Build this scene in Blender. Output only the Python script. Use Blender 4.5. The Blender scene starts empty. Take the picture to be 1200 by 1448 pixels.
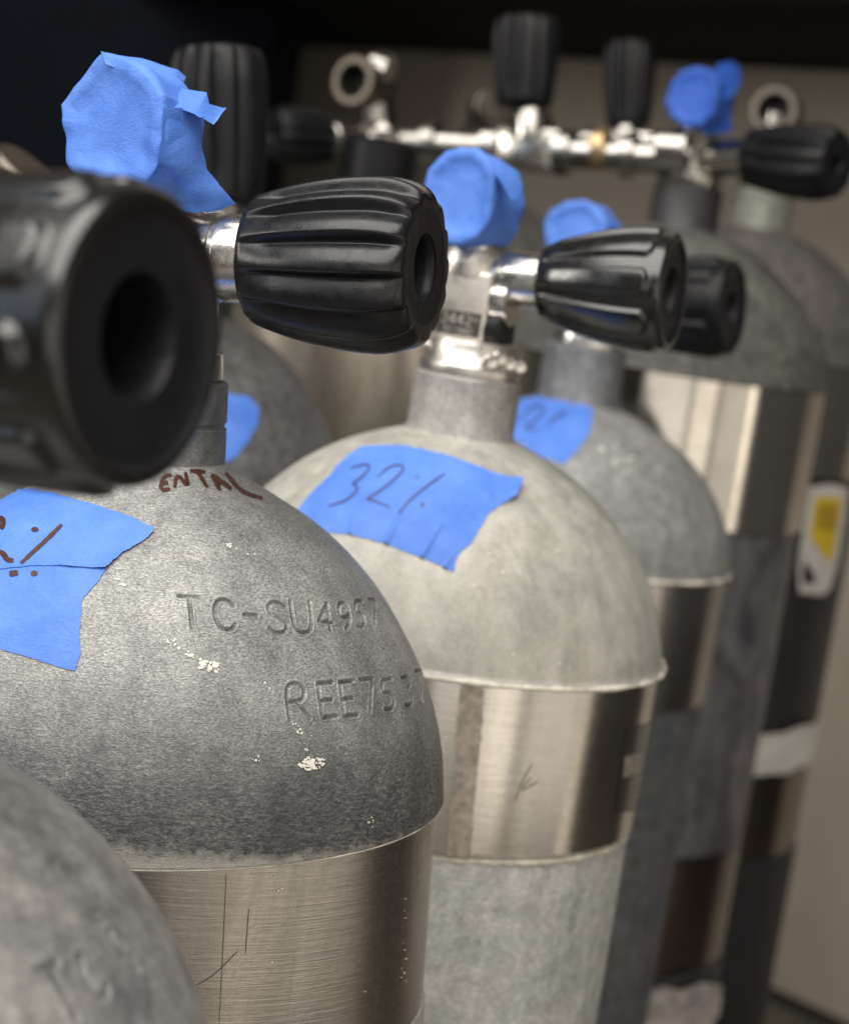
import bpy, bmesh, math, random
import numpy as np
from mathutils import Vector, Matrix, Euler, noise
from mathutils.bvhtree import BVHTree
from mathutils.kdtree import KDTree
from mathutils.geometry import delaunay_2d_cdt

random.seed(7)
SC = bpy.context.scene
COL = SC.collection

# ------------------------------------------------------------------ camera
CAM_Z, PITCH, ROLL, FPX = 0.68, math.radians(7.1), 0.154, 2900.0
W, H = 1200.0, 1448.0
cam_d = bpy.data.cameras.new('camera')
cam = bpy.data.objects.new('camera', cam_d)
COL.objects.link(cam)
fwd = Vector((0, math.cos(PITCH), -math.sin(PITCH)))
right0 = Vector((1, 0, 0))
up0 = right0.cross(fwd)
up = up0 * math.cos(ROLL) + right0 * math.sin(ROLL) * -1.0
right = fwd.cross(up)
# image down must be (-sin, cos) for world down
# world up in the picture points to (+roll, up)
up = (up0 * math.cos(ROLL) - right0 * math.sin(ROLL)).normalized()
right = fwd.cross(up).normalized()
CP = Vector((0, 0, CAM_Z))
M = Matrix((right, up, -fwd)).transposed().to_4x4()
M.translation = CP
cam.matrix_world = M
cam_d.sensor_width = 36.0
cam_d.lens = 36.0 * FPX / H
cam_d.clip_start, cam_d.clip_end = 0.01, 60.0
cam_d.dof.use_dof = True
cam_d.dof.focus_distance = 0.555
cam_d.dof.aperture_fstop = 12.5
SC.camera = cam

# ------------------------------------------------------------------ world and lamps
world = bpy.data.worlds.new('World')
SC.world = world
world.use_nodes = True
bg = world.node_tree.nodes['Background']
bg.inputs[0].default_value = (1.0, 0.94, 0.87, 1)
bg.inputs[1].default_value = 0.08
SC.view_settings.view_transform = 'Standard'
SC.view_settings.look = 'None'
SC.view_settings.exposure = 0.0
SC.view_settings.gamma = 1.0

def area(name, loc, target, sx, sy, power, color):
    l = bpy.data.lights.new(name, 'AREA')
    l.shape = 'RECTANGLE'; l.size = sx; l.size_y = sy
    l.energy = power; l.color = color
    o = bpy.data.objects.new(name, l); COL.objects.link(o)
    o.location = loc
    d = (Vector(target) - Vector(loc)).normalized()
    o.rotation_euler = d.to_track_quat('-Z', 'Y').to_euler()
    return o
area('ceiling_lamp', (-0.42, -0.05, 1.95), (-0.2, 0.45, 0.6), 2.0, 1.8, 62, (1.0, 0.96, 0.90))
area('room_fill', (-0.1, -1.7, 0.66), (0.1, 1.0, 0.6), 2.4, 1.2, 11, (1.0, 0.95, 0.87))  # fill panel added behind the camera, mirrored in the bands
area('right_reflection_panel', (1.05, -0.55, 0.66), (0.05, 0.9, 0.6), 0.55, 1.2, 2.8, (1.0, 0.92, 0.80))  # panel added at right behind the camera for bright stripes in the bands
area('side_reflection_panel', (1.48, 0.12, 0.66), (0.1, 0.9, 0.6), 0.85, 1.2, 2.4, (1.0, 0.92, 0.82))  # dimmer added panel, brightens the right half of the middle tank's band
area('side_stripe_panel', (1.12, 0.64, 0.66), (0.1, 1.1, 0.6), 0.05, 1.1, 0.35, (1.0, 0.88, 0.70))  # narrow added panel, draws one thin stripe in the far band
area('wall_fill', (-1.5, 0.3, 1.02), (0.05, 2.2, 0.7), 0.3, 0.5, 8, (1.0, 0.95, 0.88))  # fill light added to brighten the wall under the shelf
area('cool_left_light', (-1.2, -0.2, 1.0), (0, 0.8, 0.6), 0.12, 0.6, 0.5, (0.62, 0.80, 1.0))  # weak bluish light from the left, source unseen

# ------------------------------------------------------------------ projection helpers
def ray(px, py):
    x = (px - W / 2) / FPX; y = -(py - H / 2) / FPX
    return right * x + up * y + fwd           # depth 1 along fwd
def P(px, py, d):
    return CP + ray(px, py) * d
def to_px(v):
    q = v - CP; z = q.dot(fwd)
    return (W / 2 + FPX * q.dot(right) / z, H / 2 - FPX * q.dot(up) / z)
def on_plane(px, py, c, n):
    r = ray(px, py)
    return CP + r * ((c - CP).dot(n) / r.dot(n))

# ------------------------------------------------------------------ object helpers
def tag(o, label=None, cat=None, group=None, kind=None):
    if label: o['label'] = label
    if cat: o['category'] = cat
    if group: o['group'] = group
    if kind: o['kind'] = kind
    return o
def thing(name, loc, label, cat, group=None):
    o = bpy.data.objects.new(name, None); COL.objects.link(o)
    o.location = loc; o.empty_display_size = 0.02
    return tag(o, label, cat, group)
def root_loc(p):
    l = Vector((0, 0, 0))
    while p is not None:
        l += p.location; p = p.parent
    return l
def mesh_obj(name, verts, faces, mat, parent=None, smooth=40, label=None):
    off = root_loc(parent)
    if isinstance(verts, np.ndarray):
        vv = verts - np.array(off)
        vl = vv.tolist()
    else:
        vl = [tuple(Vector(v) - off) for v in verts]
    me = bpy.data.meshes.new(name)
    me.from_pydata(vl, [], faces)
    me.update()
    bm = bmesh.new(); bm.from_mesh(me)
    bmesh.ops.recalc_face_normals(bm, faces=bm.faces)
    bm.to_mesh(me); bm.free()
    if smooth:
        me.polygons.foreach_set('use_smooth', [True] * len(me.polygons))
        if smooth < 180:
            me.set_sharp_from_angle(angle=math.radians(smooth))
    me.materials.append(mat)
    o = bpy.data.objects.new(name, me); COL.objects.link(o)
    o.parent = parent
    if label: o['label'] = label
    return o

class MB:
    """collects shapes into one mesh"""
    def __init__(s): s.v = []; s.f = []
    def add(s, vs, fs):
        b = len(s.v); s.v += [Vector(v) for v in vs]; s.f += [tuple(i + b for i in f) for f in fs]
    def lathe(s, o, ax, prof, n=48, caps=(True, True)):
        """prof = [(distance along axis, radius)...]"""
        o = Vector(o); ax = Vector(ax).normalized()
        u = ax.orthogonal().normalized(); w = ax.cross(u)
        vs = []; fs = []
        for (t, r) in prof:
            for k in range(n):
                a = 2 * math.pi * k / n
                vs.append(o + ax * t + (u * math.cos(a) + w * math.sin(a)) * r)
        for i in range(len(prof) - 1):
            for k in range(n):
                k2 = (k + 1) % n
                fs.append((i * n + k, i * n + k2, (i + 1) * n + k2, (i + 1) * n + k))
        if caps[0]: fs.append(tuple(range(n)))
        if caps[1]: fs.append(tuple((len(prof) - 1) * n + k for k in range(n)))
        s.add(vs, fs)
    def cyl(s, a, b, r, r2=None, n=40, bev=0.0008):
        a = Vector(a); b = Vector(b); L = (b - a).length; r2 = r if r2 is None else r2
        s.lathe(a, b - a, [(0, r - bev), (bev, r), (L - bev, r2), (L, r2 - bev)], n)
    def box(s, c, ax, ay, az, dx, dy, dz, bev=0.001, seg=2):
        bm = bmesh.new()
        bmesh.ops.create_cube(bm, size=1)
        for v in bm.verts: v.co = Vector((v.co.x * dx, v.co.y * dy, v.co.z * dz))
        if bev: bmesh.ops.bevel(bm, geom=list(bm.edges), offset=bev, segments=seg, profile=0.5, affect='EDGES')
        c = Vector(c); ax, ay, az = Vector(ax).normalized(), Vector(ay).normalized(), Vector(az).normalized()
        bm.verts.ensure_lookup_table()
        s.add([c + ax * v.co.x + ay * v.co.y + az * v.co.z for v in bm.verts],
              [tuple(v.index for v in f.verts) for f in bm.faces])
        bm.free()
    def build(s, name, mat, parent=None, smooth=40, label=None):
        return mesh_obj(name, s.v, s.f, mat, parent, smooth, label)

# ------------------------------------------------------------------ materials
def nt(name):
    m = bpy.data.materials.new(name); m.use_nodes = True
    t = m.node_tree; b = t.nodes['Principled BSDF']
    return m, t, b
def N(t, typ, **kw):
    n = t.nodes.new(typ)
    for k, v in kw.items():
        if hasattr(n, k): setattr(n, k, v)
        else: n.inputs[k].default_value = v
    return n
def coords(t, scale=(1, 1, 1), rot=(0, 0, 0)):
    tc = N(t, 'ShaderNodeTexCoord'); mp = N(t, 'ShaderNodeMapping')
    mp.inputs['Scale'].default_value = scale
    mp.inputs['Rotation'].default_value = rot
    t.links.new(tc.outputs['Object'], mp.inputs[0])
    return mp.outputs[0]
def noise_n(t, vec, scale, detail=4, rough=0.55, dist=0.0):
    n = N(t, 'ShaderNodeTexNoise'); n.inputs['Scale'].default_value = scale
    n.inputs['Detail'].default_value = detail; n.inputs['Roughness'].default_value = rough
    n.inputs['Distortion'].default_value = dist
    t.links.new(vec, n.inputs['Vector'])
    return n.outputs['Fac']
def ramp(t, fac, stops):
    r = N(t, 'ShaderNodeValToRGB'); e = r.color_ramp.elements
    while len(e) < len(stops): e.new(0.5)
    for i, (p, c) in enumerate(stops):
        e[i].position = p
        e[i].color = (c, c, c, 1) if isinstance(c, (int, float)) else (*c, 1)
    t.links.new(fac, r.inputs[0])
    return r.outputs[0]
def mix(t, fac, a, b, mode='MIX'):
    n = N(t, 'ShaderNodeMix', data_type='RGBA', blend_type=mode)
    if isinstance(fac, (int, float)): n.inputs[0].default_value = fac
    else: t.links.new(fac, n.inputs[0])
    for s, x in ((6, a), (7, b)):
        if isinstance(x, tuple): n.inputs[s].default_value = (*x, 1)
        else: t.links.new(x, n.inputs[s])
    return n.outputs[2]
def math_n(t, op, a, b=0.0):
    n = N(t, 'ShaderNodeMath', operation=op)
    for i, x in enumerate((a, b)):
        if isinstance(x, (int, float)): n.inputs[i].default_value = x
        else: t.links.new(x, n.inputs[i])
    return n.outputs[0]
def bump(t, b, h, strength, dist):
    n = N(t, 'ShaderNodeBump'); n.inputs['Strength'].default_value = strength
    n.inputs['Distance'].default_value = dist
    t.links.new(h, n.inputs['Height']); t.links.new(n.outputs[0], b.inputs['Normal'])

def galv(name, c0, c1, grain=900, bump_s=0.5, metal=0.35, rough=0.55, zs=None, dark=(0.03, 0.03, 0.032), pale=(0.5, 0.48, 0.43), rust=0.3, mott=35, grainc=0.45, bump_d=0.0004, midc=0.3):
    """weathered grey metal. zs = height of the seam in object space: grime above it, pale oxide along it"""
    m, t, b = nt(name)
    v = coords(t)
    big = noise_n(t, v, mott, 6, 0.6, 0.4)
    col = mix(t, ramp(t, big, [(0.3, 0.0), (0.7, 1.0)]), c0, c1)
    vg = coords(t, (1, 1, 3.0))
    g = noise_n(t, vg, grain, 3, 0.6, 0.6)
    col = mix(t, grainc, col, ramp(t, g, [(0.33, 0.06), (0.5, 0.45), (0.68, 1.0)]), 'OVERLAY')
    mid = noise_n(t, coords(t, (1, 1, 1), (0.3, 0, 0)), 160, 5, 0.65)
    col = mix(t, midc, col, ramp(t, mid, [(0.35, 0.2), (0.65, 0.8)]), 'OVERLAY')
    dr = noise_n(t, coords(t, (1, 1, 0.10)), 75, 5, 0.7, 0.3)
    col = mix(t, 0.34, col, ramp(t, dr, [(0.32, 0.18), (0.5, 0.5), (0.7, 0.78)]), 'OVERLAY')
    sc = noise_n(t, coords(t, (1.0, 1.0, 7.0), (0.5, 0.35, 0.2)), 42, 7, 0.75, 0.4)
    col = mix(t, ramp(t, sc, [(0.66, 0.0), (0.70, 0.28)]), col, pale)
    sc2 = noise_n(t, coords(t, (1.0, 1.0, 5.0), (-0.7, 0.6, 0.2)), 30, 7, 0.75, 0.5)
    col = mix(t, ramp(t, sc2, [(0.64, 0.0), (0.72, 0.45)]), col, dark)
    at = N(t, 'ShaderNodeAttribute'); at.attribute_name = 'groove_dirt'
    col = mix(t, at.outputs['Fac'], col, (0.03, 0.028, 0.026))
    st = noise_n(t, coords(t, (1, 1, 0.6)), 28, 5, 0.7, 0.8)
    col = mix(t, math_n(t, 'MULTIPLY', ramp(t, st, [(0.62, 0.0), (0.78, 1.0)]), rust), col, (0.16, 0.085, 0.05))
    if zs is not None:
        sep = N(t, 'ShaderNodeSeparateXYZ'); tc = N(t, 'ShaderNodeTexCoord')
        t.links.new(tc.outputs['Object'], sep.inputs[0])
        zz = math_n(t, 'SUBTRACT', sep.outputs[2], zs)
        n1 = noise_n(t, v, 60, 6, 0.7); n2 = noise_n(t, v, 300, 4, 0.7)
        zj = math_n(t, 'ADD', zz, math_n(t, 'MULTIPLY', math_n(t, 'SUBTRACT', n1, 0.5), 0.03))
        grime = ramp(t, math_n(t, 'MULTIPLY', zj, 10.0), [(0.0, 1.0), (0.20, 0.85), (0.5, 0.0)])
        grime = math_n(t, 'MULTIPLY', grime, ramp(t, noise_n(t, vg, 420, 4, 0.7), [(0.3, 0.35), (0.6, 0.95)]))
        col = mix(t, grime, col, dark)
        zk = math_n(t, 'ADD', zz, math_n(t, 'MULTIPLY', math_n(t, 'SUBTRACT', n2, 0.5), 0.010))
        ox = ramp(t, math_n(t, 'MULTIPLY', zk, 100.0), [(0.0, 1.0), (0.35, 0.85), (0.75, 0.0)])
        col = mix(t, math_n(t, 'MULTIPLY', ox, 0.75), col, pale)
    t.links.new(col, b.inputs['Base Color'])
    b.inputs['Metallic'].default_value = metal
    t.links.new(ramp(t, mid, [(0.3, rough - 0.1), (0.7, rough + 0.12)]), b.inputs['Roughness'])
    hh = math_n(t, 'ADD', g, math_n(t, 'MULTIPLY', mid, 0.6))
    bump(t, b, hh, bump_s, bump_d)
    return m

def polished(name, c0, c1, rough=0.22, scratch=0.25, metal=1.0, mott=30):
    """worn polished metal sleeve, brushed round the tank"""
    m, t, b = nt(name)
    v = coords(t, (1, 1, 45))
    br = noise_n(t, v, 40, 5, 0.7)
    mo = noise_n(t, coords(t, (1, 1, 0.25)), mott, 5, 0.65, 0.5)
    fine = noise_n(t, coords(t), 500, 3, 0.6)
    col = mix(t, ramp(t, mo, [(0.35, 0.0), (0.65, 1.0)]), c0, c1)
    col = mix(t, 0.25, col, ramp(t, br, [(0.35, 0.25), (0.65, 0.75)]), 'OVERLAY')
    vs_ = noise_n(t, coords(t, (1, 1, 0.05)), 160, 6, 0.75, 0.2)
    col = mix(t, ramp(t, vs_, [(0.60, 0.0), (0.70, 0.35)]), col, tuple(x * .4 for x in c1))
    xs_ = noise_n(t, coords(t, (1, 1, 9), (0.25, 0.15, 0)), 60, 7, 0.8, 0.2)
    col = mix(t, ramp(t, xs_, [(0.64, 0.0), (0.70, 0.4)]), col, tuple(x * .45 for x in c1))
    t.links.new(col, b.inputs['Base Color'])
    b.inputs['Metallic'].default_value = metal
    r = math_n(t, 'ADD', ramp(t, mo, [(0.3, rough * 0.75), (0.7, rough * 1.35)]), math_n(t, 'MULTIPLY', math_n(t, 'SUBTRACT', fine, 0.5), 0.12))
    t.links.new(r, b.inputs['Roughness'])
    bump(t, b, math_n(t, 'ADD', br, math_n(t, 'MULTIPLY', fine, 0.6)), scratch, 0.0002)
    return m

def rubber(name, c=(0.006, 0.006, 0.008), rough=0.33, coat=0.0, spec=0.5):
    m, t, b = nt(name)
    v = coords(t)
    n = noise_n(t, v, 260, 5, 0.65); n2 = noise_n(t, v, 45, 4, 0.6)
    col = mix(t, ramp(t, n2, [(0.45, 0.0), (0.75, 0.6)]), c, tuple(x * 1.5 + 0.002 for x in c))
    t.links.new(col, b.inputs['Base Color'])
    t.links.new(ramp(t, n, [(0.3, rough - 0.07), (0.7, rough + 0.12)]), b.inputs['Roughness'])
    b.inputs['Specular IOR Level'].default_value = spec
    b.inputs['Coat Weight'].default_value = coat
    b.inputs['Coat Roughness'].default_value = 0.18
    bump(t, b, math_n(t, 'ADD', n, noise_n(t, v, 1500, 2, 0.5)), 0.18, 0.00025)
    return m

def chrome(name, c=(0.62, 0.60, 0.57), rough=0.14):
    m, t, b = nt(name)
    n = noise_n(t, coords(t), 130, 5, 0.7)
    n2 = noise_n(t, coords(t), 320, 4, 0.6)
    col = mix(t, ramp(t, n, [(0.5, 0.0), (0.8, 0.7)]), c, (0.28, 0.24, 0.19))
    t.links.new(col, b.inputs['Base Color'])
    b.inputs['Metallic'].default_value = 1.0
    t.links.new(ramp(t, n, [(0.35, rough), (0.75, rough + 0.25)]), b.inputs['Roughness'])
    bump(t, b, n2, 0.25, 0.0005)
    return m

def tape_mat(name, c=(0.062, 0.175, 0.60), c2=(0.110, 0.250, 0.74)):
    m, t, b = nt(name)
    v = coords(t)
    col = mix(t, ramp(t, noise_n(t, v, 55, 4, 0.6), [(0.3, 0.0), (0.7, 1.0)]), c, c2)
    cr = noise_n(t, coords(t, (1, 1, 3)), 700, 3, 0.6)
    col = mix(t, 0.12, col, ramp(t, cr, [(0.3, 0.2), (0.7, 0.8)]), 'OVERLAY')
    t.links.new(col, b.inputs['Base Color'])
    b.inputs['Roughness'].default_value = 0.55
    b.inputs['Specular IOR Level'].default_value = 0.35
    b.inputs['Subsurface Weight'].default_value = 0.0
    wr = noise_n(t, coords(t, (1, 1, 1.4)), 120, 5, 0.6, 1.4)
    bump(t, b, math_n(t, 'ADD', cr, math_n(t, 'MULTIPLY', wr, 2.2)), 0.45, 0.0004)
    return m

def flat(name, c, rough=0.6, metal=0.0, var=0.0, scale=60):
    m, t, b = nt(name)
    if var:
        n = noise_n(t, coords(t), scale, 5, 0.65)
        col = mix(t, ramp(t, n, [(0.3, 0.0), (0.7, 1.0)]), tuple(x * (1 - var) for x in c), tuple(min(1, x * (1 + var)) for x in c))
        t.links.new(col, b.inputs['Base Color'])
        bump(t, b, n, 0.15, 0.0005)
    else:
        b.inputs['Base Color'].default_value = (*c, 1)
    b.inputs['Roughness'].default_value = rough
    b.inputs['Metallic'].default_value = metal
    return m

M_chrome = chrome('worn_chrome')
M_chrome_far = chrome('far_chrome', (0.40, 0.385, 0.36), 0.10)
M_satin = chrome('satin_nickel', (0.70, 0.67, 0.62), 0.27)
M_chrome_warm = chrome('dull_chrome', (0.13, 0.115, 0.098), 0.28)
M_rub = rubber('black_rubber', (0.005, 0.005, 0.0065), 0.30)
M_rub_gloss = rubber('glossy_black_rubber', (0.006, 0.0055, 0.005), 0.19, 0.35, 0.6)
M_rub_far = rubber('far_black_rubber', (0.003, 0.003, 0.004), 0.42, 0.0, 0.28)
M_tape = tape_mat('blue_painters_tape')
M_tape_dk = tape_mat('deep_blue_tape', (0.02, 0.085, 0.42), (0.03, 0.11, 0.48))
M_ink = flat('brown_marker_ink', (0.055, 0.015, 0.009), 0.5, 0.0, 0.55, 900)
M_ink2 = flat('dark_marker_ink', (0.045, 0.018, 0.05), 0.5, 0.0, 0.3, 900)
M_hole = flat('dark_socket', (0.004, 0.004, 0.005), 0.7)
M_brass = flat('brass', (0.50, 0.37, 0.20), 0.35, 0.9, 0.2, 200)
M_fleck = flat('white_paint_fleck', (0.72, 0.70, 0.62), 0.6, 0.0, 0.2, 900)
M_face = rubber('matte_rubber_face', (0.006, 0.006, 0.008), 0.42, 0.0, 0.3)
M_neck_dark = flat('black_painted_neck', (0.035, 0.035, 0.038), 0.5, 0.2, 0.3, 150)

# ------------------------------------------------------------------ tanks
def interp_profile(pts, zs):
    """Catmull-Rom through (depth below neck, radius)"""
    d = [p[0] for p in pts]; r = [p[1] for p in pts]
    out = []
    for z in zs:
        i = 0
        while i < len(d) - 2 and z > d[i + 1]: i += 1
        t = (z - d[i]) / (d[i + 1] - d[i])
        def slope(j):
            if j <= 0: return (r[1] - r[0]) / (d[1] - d[0])
            if j >= len(d) - 1: return (r[-1] - r[-2]) / (d[-1] - d[-2])
            return 0.5 * ((r[j + 1] - r[j]) / (d[j + 1] - d[j]) + (r[j] - r[j - 1]) / (d[j] - d[j - 1]))
        h = d[i + 1] - d[i]
        m0, m1 = slope(i) * h, slope(i + 1) * h
        out.append((2 * t**3 - 3 * t**2 + 1) * r[i] + (t**3 - 2 * t**2 + t) * m0 + (-2 * t**3 + 3 * t**2) * r[i + 1] + (t**3 - t**2) * m1)
    return out

class Tank:
    def __init__(s, px, py, depth, tilt=0.0, label='', R=0.092, rn=0.020, group=None):
        s.nb = P(px, py, depth)                       # neck base on the axis
        s.R = R; s.rn = rn
        ax = Vector((0, 0, -1))
        s.down = (Matrix.Rotation(tilt, 3, fwd) @ ax).normalized()
        foot = s.nb + s.down * (s.nb.z / -s.down.z)
        s.root = thing('scuba_tank', foot, label, 'scuba tank', group)
        s.u = (right0 - s.down * right0.dot(s.down)).normalized()    # to the right
        s.w = s.down.cross(s.u).normalized()
        if s.w.y > 0: s.w = -s.w                       # towards the camera
    def pt(s, z, r, th):
        """z metres below neck base; th = 0 to the right, 90 deg towards the camera"""
        return s.nb + s.down * z + (s.u * math.cos(th) + s.w * math.sin(th)) * r
    def ring_mesh(s, zr, thetas, closed=True):
        z = np.array([a for a, _ in zr])[:, None, None]; r = np.array([b for _, b in zr])[:, None, None]
        th = np.array(thetas)[None, :, None]
        nb, dn, u, w = (np.array(x) for x in (s.nb, s.down, s.u, s.w))
        V = nb + dn * z + (u * np.cos(th) + w * np.sin(th)) * r
        n, k = V.shape[0], V.shape[1]
        i = np.arange(n - 1)[:, None]; j = np.arange(k if closed else k - 1)[None, :]
        j2 = (j + 1) % k
        F = np.stack([i * k + j + 0 * j2, i * k + j2, (i + 1) * k + j2, (i + 1) * k + j], -1).reshape(-1, 4)
        return V.reshape(-1, 3), F
    def part(s, name, zr, mat, n=160, label=None, caps=True, smooth=35):
        V, F = s.ring_mesh(zr, [2 * math.pi * k / n for k in range(n)])
        F = F.tolist()
        if caps:
            F.append(list(range(n))); F.append([(len(zr) - 1) * n + k for k in range(n)])
        return mesh_obj(name, V, F, mat, s.root, smooth, label)

def stroke_pts(pl, step=0.8):
    out = []
    for a, b in zip(pl[:-1], pl[1:]):
        L = math.dist(a, b); n = max(1, int(L / step))
        out += [(a[0] + (b[0] - a[0]) * i / n, a[1] + (b[1] - a[1]) * i / n) for i in range(n)]
    out.append(pl[-1]); return out
def smooth_pl(pl, it=2):
    for _ in range(it):
        q = [pl[0]]
        for a, b in zip(pl[:-1], pl[1:]):
            q += [(a[0] * .75 + b[0] * .25, a[1] * .75 + b[1] * .25), (a[0] * .25 + b[0] * .75, a[1] * .25 + b[1] * .75)]
        q.append(pl[-1]); pl = q
    return pl

def bvh_of(V, F):
    return BVHTree.FromPolygons([tuple(v) for v in V], [tuple(f) for f in F])
def hit(tree, px, py, off=0.0):
    r = ray(px, py)
    h = tree.ray_cast(CP, r.normalized())
    if h[0] is None: return None
    n = h[1]
    if n.dot(r) > 0: n = -n
    return h[0] + n * off, n

def dome(tank, zr, mat, strokes=(), depth=0.0003, half=0.00042, name='shoulder', label=None, thick=0.003):
    """shoulder as a surface of revolution with lettering stamped into the metal"""
    Vc, Fc = tank.ring_mesh(zr, np.linspace(0, 2 * math.pi, 361)[:-1])
    tree = bvh_of(Vc, Fc.tolist())
    if not strokes:
        o = tank.part(name, zr, mat, 200, label, caps=False, smooth=50)
        return o, tree
    kp = []
    for sgm in strokes:
        for (x, y) in stroke_pts(sgm, 0.5):
            h = hit(tree, x, y)
            if h: kp.append(h[0])
    kd = KDTree(len(kp))
    for i, p in enumerate(kp): kd.insert(p, i)
    kd.balance()
    zz = [(p - tank.nb).dot(tank.down) for p in kp]
    tt = [math.atan2((p - tank.nb).dot(tank.w), (p - tank.nb).dot(tank.u)) for p in kp]
    z0, z1, t0, t1 = min(zz) - .002, max(zz) + .002, min(tt) - .03, max(tt) + .03
    fine = 0.00021
    zs = []; z = zr[0][0]
    zprof = [a for a, _ in zr]; rprof = [b for _, b in zr]
    i = 0
    # refine z in the lettered zone by linear walk along the profile
    nz = []
    for (a, ra), (b, rb) in zip(zr[:-1], zr[1:]):
        L = math.hypot(b - a, rb - ra)
        mid = (a + b) / 2
        k = max(1, int(L / (fine if z0 < mid < z1 else 0.0015)))
        if a == b: k = 1
        nz += [(a + (b - a) * q / k, ra + (rb - ra) * q / k) for q in range(k)]
    nz.append(zr[-1])
    th = []; a = t0
    while a < t1: th.append(a); a += fine / tank.R
    m = int((2 * math.pi - (a - t0)) * tank.R / 0.0018)
    th += list(np.linspace(a, t0 + 2 * math.pi, m, endpoint=False))
    V, F = tank.ring_mesh(nz, th)
    k = len(th)
    nb = np.array(tank.nb); dn = np.array(tank.down)
    zloc = (V - nb) @ dn
    idx = np.nonzero((zloc > z0) & (zloc < z1))[0]
    nf = len([x for x in th if x < t1])
    dirt = np.zeros(len(V), dtype=np.float32)
    for q in idx:
        if q % k > nf: continue
        p = Vector(V[q])
        _, _, d = kd.find(p)
        if d < half * 2.6:
            # groove with a slightly raised rim, as stamping throws up
            g = max(0.0, 1 - (d / (half * 1.25)) ** 2)
            rim = math.exp(-((d - half * 1.7) / (half * 0.5)) ** 2) * 0.28
            c = tank.nb + tank.down * zloc[q]
            n = (p - c).normalized() * 0.75 - tank.down * 0.55
            n.normalize()
            uneven = 0.75 + 0.7 * noise.noise(p * 160)
            V[q] = np.array(p + n * depth * (rim - g * (1.0 + 0.5 * noise.noise(p * 300))) * max(0.25, uneven))
            up_side = 0.6 + 0.4 * noise.noise(p * 220)
            dirt[q] = max(0.0, g) * 0.72 * max(0, up_side)
    o = mesh_obj(name, V, F.tolist(), mat, tank.root, 180, label)
    a_ = o.data.attributes.new('groove_dirt', 'FLOAT', 'POINT'); a_.data.foreach_set('value', dirt)
    return o, tree

def ribbon(name, tree, strokes, width, mat, parent, off=0.0003, taper=True, label=None):
    vs = []; fs = []
    for sg in strokes:
        wd = width
        if isinstance(sg, tuple): sg, wd = sg
        pts = stroke_pts(smooth_pl(sg, 2) if len(sg) > 2 else sg, 1.5)
        n = len(pts); base = len(vs); ok = True; row = []
        for i, (x, y) in enumerate(pts):
            a = pts[max(0, i - 1)]; b = pts[min(n - 1, i + 1)]
            dx, dy = b[0] - a[0], b[1] - a[1]; L = math.hypot(dx, dy) or 1
            w = wd * (0.5 + 0.12 * noise.noise(Vector((x * .15, y * .15, 3.3))))
            if taper: w *= 0.55 + 0.45 * min(1, 4 * min(i + 0.6, n - 0.4 - i) / n + 0.2)
            h1 = hit(tree, x - dy / L * w, y + dx / L * w, off); h2 = hit(tree, x + dy / L * w, y - dx / L * w, off)
            if h1 and h2: row.append((h1[0], h2[0]))
        for a, b in row: vs += [a, b]
        for i in range(len(row) - 1):
            q = base + 2 * i; fs.append((q, q + 1, q + 3, q + 2))
    if vs: return mesh_obj(name, vs, fs, mat, parent, 180, label)

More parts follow.
